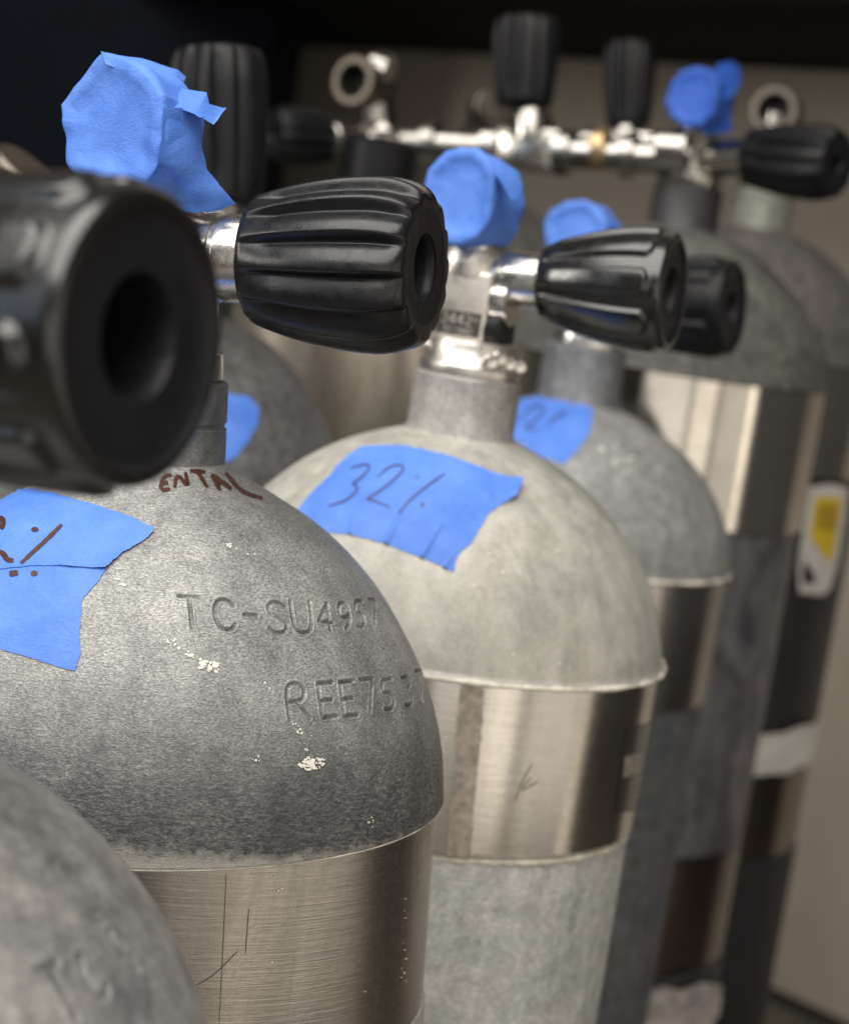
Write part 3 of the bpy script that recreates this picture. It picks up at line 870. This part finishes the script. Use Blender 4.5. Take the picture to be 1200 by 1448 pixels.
dots(tbT, [(589.5, 675, 2.2, 1.6), (597, 714, 2.6, 2.8)], M_ink2, tb)
flecks(treeB, [(520, 648, 760, 900, 26, 60, 1.2)], B.root)
# valve of B
topB = B.nb - B.down * 0.0213
upB = -B.down
mb = MB()
mb.lathe(topB, upB, [(0, .0165), (.0004, .0188), (.003, .0193), (.0045, .0190), (.006, .0178), (.0110, .0175), (.0135, .0168), (.0138, .012)], 56)
# body block: its face is turned slightly to the left
angB = 0.20
sB = (right * math.cos(angB) + fwd * math.sin(angB) * -1).normalized()
sB = (sB - upB * sB.dot(upB)).normalized(); fB = sB.cross(upB).normalized()
if fB.dot(fwd) > 0: fB = -fB
cB = P(658, 436, 0.775)
mb.box(cB, sB, fB, upB, 0.0215, 0.024, 0.030, 0.0018, 3)
mb.box(cB - upB * 0.0155, sB, fB, upB, 0.0228, 0.0255, 0.0035, 0.0012, 2)
mb.lathe(cB + upB * .012, upB, [(0, .013), (.004, .0135), (.010, .0125), (.016, .0090)], 40)
mb.build('valve_body', M_satin, B.root)
# plate with stamped digits
pc = cB + fB * 0.0122 - upB * 0.0055 + sB * .0005
mb = MB(); mb.box(pc, sB, fB, upB, 0.0165, 0.0006, 0.0090, 0.0002, 1)
pl = mb.build('pressure_plate', flat('dark_plate', (0.05, 0.045, 0.04), 0.5, .3), B.root)
def text_on(c, sx, n, upv, txt, h, w, gap, mat, parent, name, wd=0.00035):
    vs = []; fs = []; x = -(len(txt) * (w + gap) - gap) / 2
    for ch in txt:
        if ch in G:
            for s_ in G[ch]:
                q = [c + sx * (x + a * w) + upv * (h * (.5 - b)) for a, b in (smooth_pl(s_, 1) if len(s_) > 4 else s_)]
                for a, b in zip(q[:-1], q[1:]):
                    d = (b - a).normalized(); o_ = d.cross(n).normalized() * wd; k = len(vs)
                    e = d * wd * .6
                    vs += [a + o_ - e, b + o_ + e, b - o_ + e, a - o_ - e]; fs.append((k, k + 1, k + 2, k + 3))
        x += w + gap
    return mesh_obj(name, vs, fs, mat, parent, 0)
m_stamp = flat('bright_stamped_digits', (0.62, 0.60, 0.56), 0.35, .8)
text_on(pc + fB * .0005 + upB * .0016 - sB * .001, sB, fB, upB, '3442', .0038, .0022, .0008, m_stamp, pl, 'digits')
text_on(pc + fB * .0005 + upB * .0020 + sB * .0062, sB, fB, upB, 'PI', .0016, .0008, .0005, m_stamp, pl, 'small_digits', .0002)
text_on(pc + fB * .0005 - upB * .0026, sB, fB, upB, 'TC-3442', .0022, .0011, .0005, m_stamp, pl, 'small_digits', .0002)
# bonnet to the right with knob
kB0, kB1 = P(768, 398, 0.765), P(952, 413, 0.748)
axb = (kB1 - kB0).normalized()
mb = MB()
mb.lathe(kB0 - axb * 0.022, axb, [(0, .006), (.0005, .0100), (.0065, .0106), (.0070, .0098), (.0085, .0098), (.009, .0104), (.020, .0103), (.024, .0098), (.0245, .006)], 56)
mb.lathe(cB + upB * .004, axb, [(0, .0095), (.014, .0100), (.018, .0095)], 40)
mb.build('bonnet', M_chrome, B.root)
knob(kB0, kB1, 0.0128, 0.0214, M_rub_gloss, B.root, 'slotted', 9, 306, 0.42, phase=.40)
# safety plug, black, below the bonnet
pA_ = P(694, 466, .772); 
mb = MB(); mb.lathe(pA_ - axb * .004, axb, [(0, .0085), (.002, .0100), (.009, .0100), (.0105, .0088), (.0106, .002)], 40)
mb.build('safety_plug', M_rub_far, B.root)
mb = MB()
for k, (x, y) in enumerate(((690, 514), (703, 509), (716, 516), (730, 520))):
    mb.lathe(P(x, y, .757 + k * .003), (0.3, -1, .2), [(0, .0018), (.001, .0030), (.003, .0032), (.0045, .0022), (.0046, .0005)], 18)
mb.build('collar_lugs', M_chrome, B.root)
# taped outlet
oBo = [(628, 213), (650, 208), (672, 209), (690, 224), (702, 247), (698, 280), (690, 315), (672, 338), (650, 347), (628, 345), (610, 325), (601, 300), (598, 265), (603, 240)]
CB, nB, cenB = tape_cap(oBo, (648, 275), 0.752, 0.52, 0.0235, M_tape, B.root, elev=0.03, shrink=.96, wr=0.0005, bowl=0.0018, seedv=4.1)
mb = MB(); mb.cyl(cenB - nB * 0.003, cenB - nB * 0.029, 0.0125, 0.0125, 40)
mb.build('outlet', M_neck_dark, B.root)
mb = MB(); mb.cyl(cB + upB * .010, cenB - nB * 0.016 - upB * .004, 0.0105, 0.0100, 32); mb.build('outlet_neck', M_chrome, B.root)
flap([((686, 220, .7405), (700, 247, .7380)), ((706, 228, .742), (710, 260, .7395)), ((724, 241, .745), (723, 283, .7415)), ((738, 262, .747), (734, 281, .745))], M_tape, B.root, curl=.0005)

# ================================================================== TANK C (behind B)
C_ = Tank(816, 566, 1.045, 0.0, 'grey scuba tank right behind the middle tank, blue tape and a short black knob')
seamC = .0740
profC = [(0, .0200), (.001, .0215), (.0035, .0285), (.0082, .0395), (.017, .0555), (.030, .0705), (.044, .0805), (.057, .0868), (.067, .0892), (seamC, .0900)]
zz = [seamC * (i / 70) ** 1.25 for i in range(71)]
zrC = list(zip(zz, interp_profile(profC, zz))) + [(seamC + .0008, .0912), (seamC + .0018, .0912), (seamC + .0022, .087)]
mg_C = galv('mid_grey_shoulder', (0.19, 0.20, 0.20), (0.30, 0.30, 0.285), 500, 0.3, 0.2, 0.58, rust=.15, mott=30, grainc=.25)
domeC, treeC = dome(C_, zrC, mg_C)
lip(C_, seamC + .0014, .0907, .0010, .8, C_.root)
m_bandC = polished('mirror_steel_band', (0.42, 0.40, 0.38), (0.28, 0.27, 0.27), 0.24, 0.08, mott=18)
C_.part('band', [(seamC - .002, .0890), (seamC + .003, .0893), (.1400, .0893), (.1406, .088)], m_bandC, 160)
C_.part('body', [(.1400, .0880), (.1410, .0880), (.50, .0880), (C_.nb.z - .03, .089), (C_.nb.z - .012, .078)], galv('slate_body', (0.065, 0.070, 0.080), (0.115, 0.12, 0.13), 300, 0.3, 0.2, .6, rust=0), 140)
C_.part('neck', [(-.028, .0200), (-.027, .0208), (-.001, .0208), (.0015, .0218)], galv('blue_grey_neck', (0.14, 0.15, 0.17), (0.24, 0.24, 0.24), 300, 0.4, 0.3, rust=0), 80)
tc, tcT = patch('tape_label', treeC, [(690, 566), (730, 559), (780, 558), (825, 566), (838, 580), (833, 612), (815, 638), (797, 657), (765, 646), (735, 627), (700, 606)], M_tape_dk if False else M_tape, C_.root, 4, .0003, 1.2)
ribbon('handwriting', tcT, [[(738, 592), (752, 577), (764, 572), (770, 580), (758, 594), (738, 608), (760, 607)], [(775, 600), (786, 590), (800, 584)], [(722, 575), (732, 585), (728, 598)]], 2.2, M_ink2, tc, .0004)
flecks(treeC, [(830, 640, 900, 665, 24, 10, 1.6)], C_.root, name='scratch_fleck')
# stamped row, faint
topC = C_.nb - C_.down * .028; upC = -C_.down
mb = MB()
mb.lathe(topC, upC, [(0, .016), (.0004, .0185), (.006, .0185), (.010, .0165), (.0105, .01)], 40)
cC = topC + upC * .024
mb.box(cC, right, fwd, upC, .022, .024, .030, .0018)
mb.build('valve_body', M_chrome, C_.root)
kC0, kC1 = P(880, 426, 1.03), P(1036, 436, 1.005)
axc = (kC1 - kC0).normalized()
mb = MB(); mb.cyl(cC, kC0 + axc * .003, .0095, .0095); mb.build('bonnet', M_chrome, C_.root)
knob(kC0, kC1, 0.0170, 0.0232, M_rub_far, C_.root, 'slotted', 10, 200, .34, phase=.1)
CCo, nC, cenC = tape_cap([(800, 284), (826, 282), (845, 294), (858, 315), (852, 345), (838, 372), (812, 378), (785, 370), (770, 345), (768, 315), (778, 297)], (812, 328), 1.03, .5, .022, M_tape, C_.root, wr=.0006, seedv=7.7)
mb = MB(); mb.cyl(cenC - nC * .003, cenC - nC * .03, .013, .013, 32); mb.cyl(cC + upC * .01, cenC - nC * .014, .010, .010, 32); mb.build('outlet', M_chrome, C_.root)
flap([((848, 300, 1.035), (858, 318, 1.03)), ((872, 312, 1.045), (868, 325, 1.04))], M_tape_dk, C_.root)

# ================================================================== TANK E (behind A, dark)
E = Tank(267, 438, 0.985, 0.0, 'dark grey scuba tank with upright black knob, behind the stamped tank')
zz = [.098 * (i / 60) ** 1.25 for i in range(61)]
profE = [(0, .0200), (.001, .0215), (.0045, .0280), (.0100, .0395), (.020, .0535), (.033, .0650), (.050, .0765), (.066, .0845), (.082, .0895), (.098, .0918)]
zrE = list(zip(zz, interp_profile(profE, zz))) + [(.0985, .0922), (.099, .089)]
domeE, treeE = dome(E, zrE, galv('dark_satin_shoulder', (0.085, 0.088, 0.09), (0.15, 0.15, 0.145), 300, 0.2, 0.3, 0.45, rust=.2))
E.part('body', [(.099, .089), (.0995, .0905), (.5, .0905), (E.nb.z - .03, .09), (E.nb.z - .012, .078)], M_neck_dark, 120)
E.part('neck', [(-.028, .0200), (-.027, .0208), (-.001, .0208), (.0015, .0218)], M_neck_dark, 64)
patch('tape_label', treeE, [(286, 560), (318, 556), (350, 561), (366, 576), (364, 600), (352, 622), (335, 645), (318, 655), (286, 650)], M_tape, E.root, 4, .0003, 1.0)
topE = E.nb - E.down * .028; upE = -E.down
mb = MB(); mb.cyl(topE, topE + upE * .012, .0185, .0175); cE = topE + upE * .024; mb.box(cE, right, fwd, upE, .022, .024, .03, .0018)
kE0, kE1 = P(312, 292, .90), P(308, 74, .90)
mb.cyl(cE, P(313, 330, .90), .011); mb.build('valve_body', M_chrome, E.root)
mb = MB(); mb.cyl(P(313, 335, .90), kE0 + (kE1 - kE0) * .05, .0105); mb.build('bonnet', M_chrome, E.root)
knob(kE0, kE1, .0180, .0222, M_rub_far, E.root, 'ribbed', 12, 260, .3)

# ================================================================== TANK F (front left corner)
F_ = Tank(-228, 1012, 0.412, 0.0, 'blurred grey scuba tank in the bottom left corner with the big black knob')
profF = [(0, .0200), (.0015, .0215), (.0045, .0270), (.0089, .0350), (.0175, .0495), (.0314, .0655), (.0496, .0785), (.069, .0866), (.0878, .0910), (.1025, .0922)]
zz = [.1025 * (i / 80) ** 1.25 for i in range(81)]
zrF = list(zip(zz, interp_profile(profF, zz))) + [(.103, .0925), (.1035, .089)]
stF = [[(52, 1371), (80, 1362)], [(70, 1368), (108, 1440)], smooth_pl([(112, 1355), (116, 1378), (128, 1398), (143, 1410), (152, 1405), (150, 1395)], 2), smooth_pl([(155, 1318), (160, 1335), (175, 1352)], 1), smooth_pl([(185, 1355), (195, 1372)], 1)]
domeF, treeF = dome(F_, zrF, galv('blotchy_grey_shoulder', (0.15, 0.155, 0.16), (0.33, 0.32, 0.305), 350, 0.25, 0.2, 0.55, rust=.5, mott=55, grainc=.2), stF, .0009, .0009)
F_.part('body', [(.1035, .089), (.104, .0905), (.45, .0905), (F_.nb.z - .03, .09), (F_.nb.z - .012, .078)], galv('front_body', (0.24, 0.24, 0.24), (0.36, 0.35, 0.34), 500, 0.3, 0.2), 120)
F_.part('neck', [(-.0240, .0190), (-.0232, .0200), (.0005, .0202), (.002, .0210)], M_neck_dark, 64)
topF = F_.nb - F_.down * .024; upF = -F_.down
kF1 = P(205, 478, .352); dF = (right * .895 - fwd * .43 + up * -.10).normalized(); kF0 = kF1 - dF * .062
mb = MB(); mb.cyl(topF, topF + upF * .010, .0185, .0175); cF = topF + upF * .028; mb.box(cF, dF, dF.cross(upF), upF, .024, .024, .04, .002); mb.build('valve_body', M_chrome, F_.root)
mb = MB(); mb.cyl(cF, kF0 + dF * .003, .0110); mb.build('bonnet', M_chrome, F_.root)
knob(kF0, kF1, .0226, .0262, M_rub_gloss, F_.root, 'slotted', 9, 360, .41, phase=.975)

# ================================================================== TANK G (far left, only its outlet shows)
Gt = Tank(-60, 520, 0.90, 0.0, 'scuba tank at the left edge, only its worn chrome outlet showing')
zz = [.098 * (i / 40) ** 1.25 for i in range(41)]
zrG = list(zip(zz, interp_profile(profE, zz))) + [(.0985, .0922), (.099, .089)]
dome(Gt, zrG, galv('left_grey_shoulder', (0.10, 0.10, 0.10), (0.18, 0.18, 0.17), 300, 0.2, 0.3, 0.5))
Gt.part('body', [(.099, .089), (.0995, .0905), (.5, .0905), (Gt.nb.z - .03, .09), (Gt.nb.z - .012, .078)], M_neck_dark, 96)
Gt.part('neck', [(-.028, .0200), (-.027, .0208), (-.001, .0208), (.0015, .0218)], M_neck_dark, 64)
tg = Gt.nb - Gt.down * .028
mb = MB(); mb.cyl(tg, tg - Gt.down * .040, .0175, .016); 
mb.build('valve_body', M_chrome, Gt.root)
q0, q1 = tg - Gt.down * .030, P(40, 236, .88)
mb = MB(); mb.cyl(q0, q1, .012, .0165, 48, .002); mb.build('outlet', M_chrome_warm, Gt.root)

# ================================================================== TWIN SETS with manifolds
def open_outlet(c, n, r, L, mat, parent):
    n = n.normalized()
    mb = MB()
    mb.lathe(c - n * L, n, [(0, r * .9), (L * .3, r * .92), (L * .32, r), (L * .97, r), (L, r * .96), (L, r * .72), (L * .95, r * .68), (L * .25, r * .66), (L * .24, .0003)], 48)
    o = mb.build('outlet', mat, parent)
    mb = MB(); mb.lathe(c - n * L, n, [(L * .30, r * .645), (L * .55, r * .665), (L * .93, r * .67), (L * .93, r * .655), (L * .5, r * .64), (L * .45, .0003)], 40, (False, False))
    mb.build('bore_shade', M_hole, o)  # near-black lining paints in the shade inside the outlet
    return o

def twin(posts, iso, depth, label, R, mats, seams, k_iso, outlet_px, knobs, neck_h, taped=None, low_px=None):
    """two tanks joined by a manifold bar with an upright isolator knob"""
    Lp, Rp = posts
    TL = Tank(Lp[0], Lp[1], Lp[2], 0, label, R)
    root = TL.root
    for i, (x, y, d) in enumerate(posts):
        T = TL
        if i == 1:
            T = Tank.__new__(Tank); T.nb = P(x, y, d); T.R = R; T.rn = .02; T.down = Vector((0, 0, -1)); T.root = root; T.u = TL.u; T.w = TL.w
        s = seams
        prof = [(0, .0200), (.001, .0215), (.0035, .029), (.0090, .0425), (.020, .0600), (.036, .0775), (.050, .0880), (.062, .0945), (.072, .0965), (s[0], R)]
        zz = [s[0] * (q / 50) ** 1.25 for q in range(51)]
        T.part('shoulder', list(zip(zz, interp_profile(prof, zz))) + [(s[0] + .001, R + .0006), (s[0] + .0015, R - .004)], mats['shoulder'], 160, caps=False, smooth=50)
        T.part('band', [(s[0], R - .004), (s[0] + .002, R - .0006), (s[1], R - .0006), (s[1] + .001, R - .003)], mats['band' if i else 'band_left'], 160)
        T.part('body', [(s[1], R - .006), (s[1] + .001, R - .003), (s[2], R - .003), (s[2] + .001, R - .006)], mats['sleeve'], 140)
        T.part('band', [(s[2], R - .006), (s[2] + .001, R - .0028), (s[3], R - .0028), (s[3] + .001, R - .006)], mats['band2'], 140)
        T.part('boot', [(s[3], R - .006), (s[3] + .001, R - .0015), (T.nb.z - .012, R - .0015), (T.nb.z - .001, R - .008)], mats['boot'], 120)
        T.part('neck', [(-neck_h, .0190), (-neck_h + .001, .0203), (-.001, .0203), (.0015, .0218)], mats['neck'], 64)
        posts[i] = T
    return root, posts

m_band_far = polished('bright_steel_band', (0.62, 0.58, 0.52), (0.46, 0.43, 0.39), 0.10, 0.06, mott=20)
m_shrinkwrap = None
m, t, b = nt('crinkled_grey_sleeve')
v = coords(t, (1, 1, .5))
n1 = noise_n(t, v, 38, 6, .65, 1.2)
t.links.new(mix(t, ramp(t, n1, [(.4, 0.0), (.72, 1.0)]), (0.045, 0.045, 0.053), (0.16, 0.152, 0.163)), b.inputs['Base Color'])
b.inputs['Roughness'].default_value = .35
bump(t, b, n1, .6, .006); m_sleeve = m
m_boot = flat('dark_rubber_boot', (0.03, 0.03, 0.032), .6, 0, .4, 25)
mats2 = dict(band_left=polished('brushed_steel_band', (0.62, 0.56, 0.47), (0.30, 0.26, 0.22), .24, .1, .9), shoulder=galv('olive_grey_shoulder', (0.085, 0.086, 0.078), (0.125, 0.122, 0.108), 250, .2, .2, .55, rust=0), band=m_band_far, sleeve=m_sleeve,
             band2=polished('tarnished_band', (0.17, 0.14, 0.12), (0.09, 0.08, 0.075), .22, .1), boot=m_boot, neck=M_neck_dark)
r2, (T2L, T2R) = twin([(531, 262, 1.27), (964, 322, 1.20)], None, 1.22, 'x', .0985, mats2, (.080, .163, .352, .422), None, None, None, .024)
tag(r2, 'nearer twin tanks with chrome manifold, right valve taped blue, tall upright knob', 'twin tanks')
def manifold(root, L, Rr, dL, isoP, zoff, bar_r):
    d = (Rr - L).normalized(); D = (Rr - L).length; m = (L + Rr) / 2
    for sgn in (-1, 1):
        f = (lambda a: a) if sgn < 0 else (lambda a: 1 - a)
        mb = MB()
        q = [(0.02, 1), (.155, 1), (.16, 1.45), (.20, 1.45), (.205, 1), (.355, 1), (.36, 1.5), (.41, 1.5)]
        mb.lathe(L + d * D * (0 if sgn < 0 else 1), d * -sgn, [(a * D, r * bar_r) for a, r in q], 36)
        mb.build('manifold_bar', M_chrome_far, root)
    mb = MB(); mb.box(m, d, d.cross(Vector((0, 0, 1))), (0, 0, 1), D * .21, bar_r * 2.2, bar_r * 2.7, .002)
    mb.lathe(m + Vector((0, 0, bar_r)), isoP - m, [(0, bar_r * 1.6), (.012, bar_r * 1.35), ((isoP - m).length - bar_r, bar_r * 1.1)], 32)
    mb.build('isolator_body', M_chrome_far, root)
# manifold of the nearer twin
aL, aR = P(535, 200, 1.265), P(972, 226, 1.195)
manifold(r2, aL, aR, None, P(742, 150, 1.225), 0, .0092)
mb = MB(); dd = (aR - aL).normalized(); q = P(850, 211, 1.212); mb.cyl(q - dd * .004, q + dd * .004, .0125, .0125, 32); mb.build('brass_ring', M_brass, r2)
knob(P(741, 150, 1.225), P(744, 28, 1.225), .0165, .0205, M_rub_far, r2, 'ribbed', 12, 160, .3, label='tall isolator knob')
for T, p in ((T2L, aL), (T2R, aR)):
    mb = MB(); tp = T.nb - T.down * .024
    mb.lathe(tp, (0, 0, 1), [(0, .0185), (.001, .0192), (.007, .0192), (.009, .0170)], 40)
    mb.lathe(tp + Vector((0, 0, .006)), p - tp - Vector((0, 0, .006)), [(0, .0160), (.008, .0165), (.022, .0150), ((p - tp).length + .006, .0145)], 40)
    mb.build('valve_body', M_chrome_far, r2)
# left post of it: open outlet and a black knob to the left
oc = P(498, 113, 1.24)
open_outlet(oc, right * -.52 - fwd * .85, .0150, .030, M_chrome_warm, r2)
mb = MB(); mb.cyl(aL, oc + fwd * .020 + right * .012, .0115, .0115, 32); mb.build('outlet_neck', M_chrome_far, r2)
mb = MB(); mb.cyl(aL, P(466, 194, 1.24), .0095, .0095, 32); mb.build('bonnet', M_chrome_far, r2)
knob(P(464, 196, 1.25), P(386, 190, 1.23), .0150, .0175, M_rub_far, r2, 'ribbed', 12, 120, .3)
mb = MB(); mb.cyl(P(528, 92, 1.25), P(553, 100, 1.245), .0085, .0085, 24); mb.build('side_port', M_chrome_far, r2)
# dark cap in front of its neck
mb = MB(); mb.lathe(P(531, 262, 1.20), (0, 0, 1), [(0, .0205), (.001, .0225), (.024, .0225), (.027, .0190), (.0272, .004)], 48)
mb.build('neck_sleeve', M_rub_far, r2)
# right post: taped outlet and black knob to the right
CT, nT, cT = tape_cap([(948, 116), (962, 100), (985, 93), (1003, 98), (1014, 115), (1014, 140), (1006, 162), (990, 178), (968, 180), (948, 166), (939, 145)], (978, 137), 1.165, .5, .028, M_tape_dk, r2, wr=.0006, seedv=3.1, name='tape_wrap')
mb = MB(); mb.cyl(cT - nT * .003, cT - nT * .034, .0135, .0135, 32); mb.cyl(aR, cT - nT * .018, .0125, .0125, 32); mb.build('outlet', M_chrome_far, r2)
flap([((1005, 105, 1.165), (1012, 140, 1.165)), ((1018, 88, 1.17), (1030, 140, 1.17)), ((1036, 86, 1.18), (1046, 118, 1.18)), ((1044, 94, 1.185), (1047, 106, 1.185))], M_tape_dk, r2, curl=.001)
flap([((1000, 150, 1.16), (1030, 120, 1.175)), ((990, 175, 1.165), (1032, 160, 1.18)), ((992, 190, 1.17), (1034, 188, 1.185))], M_tape_dk, r2, curl=.001)
kr0, kr1 = P(1064, 222, 1.165), P(1184, 232, 1.13)
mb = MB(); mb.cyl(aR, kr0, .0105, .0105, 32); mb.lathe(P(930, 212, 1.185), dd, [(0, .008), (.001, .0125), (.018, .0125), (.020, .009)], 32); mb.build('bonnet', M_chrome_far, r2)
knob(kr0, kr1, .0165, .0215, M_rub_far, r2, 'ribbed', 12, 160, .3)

# farther twin
mats3 = dict(band_left=m_band_far, shoulder=galv('brown_grey_shoulder', (0.085, 0.08, 0.075), (0.12, 0.112, 0.10), 250, .2, .2, .55, rust=0), band=m_band_far, sleeve=flat('charcoal_body', (0.015, 0.015, 0.017), .5, 0, .3, 25),
             band2=polished('smoky_band', (0.20, 0.175, 0.15), (0.13, 0.115, 0.10), .2, .1), boot=flat('black_boot', (0.012, 0.012, 0.015), .6, 0, .3, 25), neck=galv('greenish_neck', (0.16, 0.165, 0.14), (0.22, 0.215, 0.19), 250, .2, .2))
r3, (T3L, T3R) = twin([(668, 262, 1.50), (1073, 322, 1.43)], None, 1.45, 'x', .1020, mats3, (.084, .160, .345, .425), None, None, None, .026)
tag(r3, 'rearmost twin tanks with a yellow and white sticker and shorter upright knob', 'twin tanks')
bL, bR = P(686, 192, 1.49), P(1086, 222, 1.42)
manifold(r3, bL, bR, None, P(888, 178, 1.455), 0, .0072)
knob(P(888, 180, 1.455), P(890, 62, 1.455), .0150, .0188, M_rub_far, r3, 'ribbed', 12, 160, .3, label='shorter isolator knob')
for T, p in ((T3L, bL), (T3R, bR)):
    mb = MB(); tp = T.nb - T.down * .026
    mb.lathe(tp, (0, 0, 1), [(0, .0185), (.001, .0192), (.007, .0192), (.009, .0170)], 40)
    mb.lathe(tp + Vector((0, 0, .006)), p - tp - Vector((0, 0, .006)), [(0, .0160), (.008, .0165), (.022, .0150), ((p - tp).length + .006, .0145)], 40)
    mb.build('valve_body', M_chrome_far, r3)
for (x, y, pp) in ((1093, 155, bR), (684, 150, bL)):
    oc = P(x, y, 1.40)
    if x > 1000: open_outlet(oc, right * -.35 - fwd * .93, .0165, .030, M_chrome_warm, r3)
    else:
        oc = P(x, y + 6, 1.49); open_outlet(oc + fwd * .01, right * -.3 + fwd * .93, .0130, .026, M_chrome_warm, r3)
    mb = MB(); mb.cyl(pp, oc + fwd * .018 + right * .006, .0115, .0115, 32); mb.build('outlet_neck', M_chrome_far, r3)
# sticker on the far right tank
V3, F3 = T3R.ring_mesh([(z, .1006) for z in np.linspace(.10, .60, 60)], np.linspace(0, 2 * math.pi, 181)[:-1])
t3 = bvh_of(V3, F3.tolist())
m_white = flat('white_sticker_paper', (0.52, 0.50, 0.47), .5, 0, .1, 60); m_yel = flat('yellow_sticker_print', (0.62, 0.44, 0.02), .5, 0, .15, 60)
s_, sT = patch('sticker', t3, [(1143, 688), (1172, 684), (1198, 690), (1194, 730), (1184, 790), (1172, 832), (1160, 842), (1128, 838), (1126, 800), (1134, 740)], m_white, r3, 4, .0008, .4, wr=.0001)
patch('inner_panel', sT, [(1153, 702), (1190, 704), (1184, 745), (1174, 796), (1158, 778), (1143, 756)], m_yel, s_, 4, .0004, .3, wr=.00005)
patch('inner_panel', sT, [(1156, 712), (1184, 714), (1180, 752), (1150, 748)], flat('ochre_print', (0.36, 0.25, 0.02), .5, 0, .4, 500), s_, 4, .0006, .3, wr=.00005)
patch('inner_panel', sT, [(1134, 806), (1136, 790), (1150, 812), (1152, 824), (1134, 826)], M_hole, s_, 4, .0004, .3, wr=.00005)
# paper wrapped round it lower down
V3, F3 = T3R.ring_mesh([(z, .1030) for z in np.linspace(.10, .60, 60)], np.linspace(0, 2 * math.pi, 181)[:-1])
t3 = bvh_of(V3, F3.tolist())
patch('paper_wrap', t3, [(1060, 1040), (1100, 1036), (1130, 1026), (1158, 1018), (1150, 1052), (1138, 1078), (1110, 1092), (1060, 1096)], m_white, r3, 4, .0006, 1.6, wr=.0014)
# crumpled pale plastic at the foot of the nearer twin
V3, F3 = T2R.ring_mesh([(z, .1040) for z in np.linspace(.10, .66, 60)], np.linspace(0, 2 * math.pi, 181)[:-1])
t3 = bvh_of(V3, F3.tolist())
patch('plastic_scrap', t3, [(900, 1402), (935, 1392), (960, 1398), (990, 1386), (1018, 1392), (1010, 1430), (1000, 1470), (900, 1470)], flat('pale_crumpled_plastic', (0.34, 0.31, 0.30), .35, 0, .5, 40), r2, 4, .0008, 2.0, wr=.0022)

# marks and a painted sticker reflection on the bands
def band_tree(T, r, z0, z1):
    V, F = T.ring_mesh([(z, r) for z in np.linspace(z0, z1, 20)], np.linspace(0, 2 * math.pi, 361)[:-1])
    return bvh_of(V, F.tolist())
tBb = band_tree(B, .0891, .074, .139)
m_res = flat('dull_glue_residue', (0.44, 0.39, 0.35), .34, .9, .35, 350)
patch('glue_residue', tBb, [(652, 966), (684, 968), (680, 1040), (672, 1120), (664, 1216), (632, 1214), (634, 1150), (645, 1100), (643, 1040)], m_res, B.root, 4, .0001, 2.0, wr=.00003)
m_refl = flat('painted_reflection_dark', (0.035, 0.033, 0.03), .2, 0, .2, 100)
refl, reflT = patch('sticker', tBb, [(884, 1030), (922, 1020), (918, 1080), (908, 1146), (868, 1150), (876, 1090)], m_refl, B.root, 4, .00015, .3, wr=.00002)  # mirrored image of a sticker, painted on the band as a dark patch
patch('inner_panel', reflT, [(883, 1070), (914, 1062), (910, 1090), (880, 1100)], flat('painted_reflection_grey', (0.22, 0.20, 0.17), .4, 0, .5, 500), refl, 3, .0001, .3, wr=.00002)  # pale rectangle within the painted reflection
m_scr = flat('dark_scratch', (0.24, 0.21, 0.18), .4, .85)
ribbon('scratch', tBb, [[(752, 1080), (738, 1105), (728, 1132)], [(760, 1105), (748, 1112), (738, 1118)], [(738, 1118), (742, 1108), (750, 1100)]], 1.3, m_scr, B.root, .0002)
tAb = band_tree(A, .0902, seamA, .165)
ribbon('scratch', tAb, [[(320, 1236), (316, 1330), (310, 1446)], [(352, 1285), (347, 1350)], [(262, 1398), (290, 1388), (312, 1370), (336, 1345)]], 1.2, m_scr, A.root, .0002)
flecks(tAb, [(572, 1240, 568, 1400, 22, 3, 1.3), (384, 1240, 410, 1262, 12, 4, 1.2), (160, 1262, 560, 1420, 14, 40, .8)], A.root, name='band_fleck')
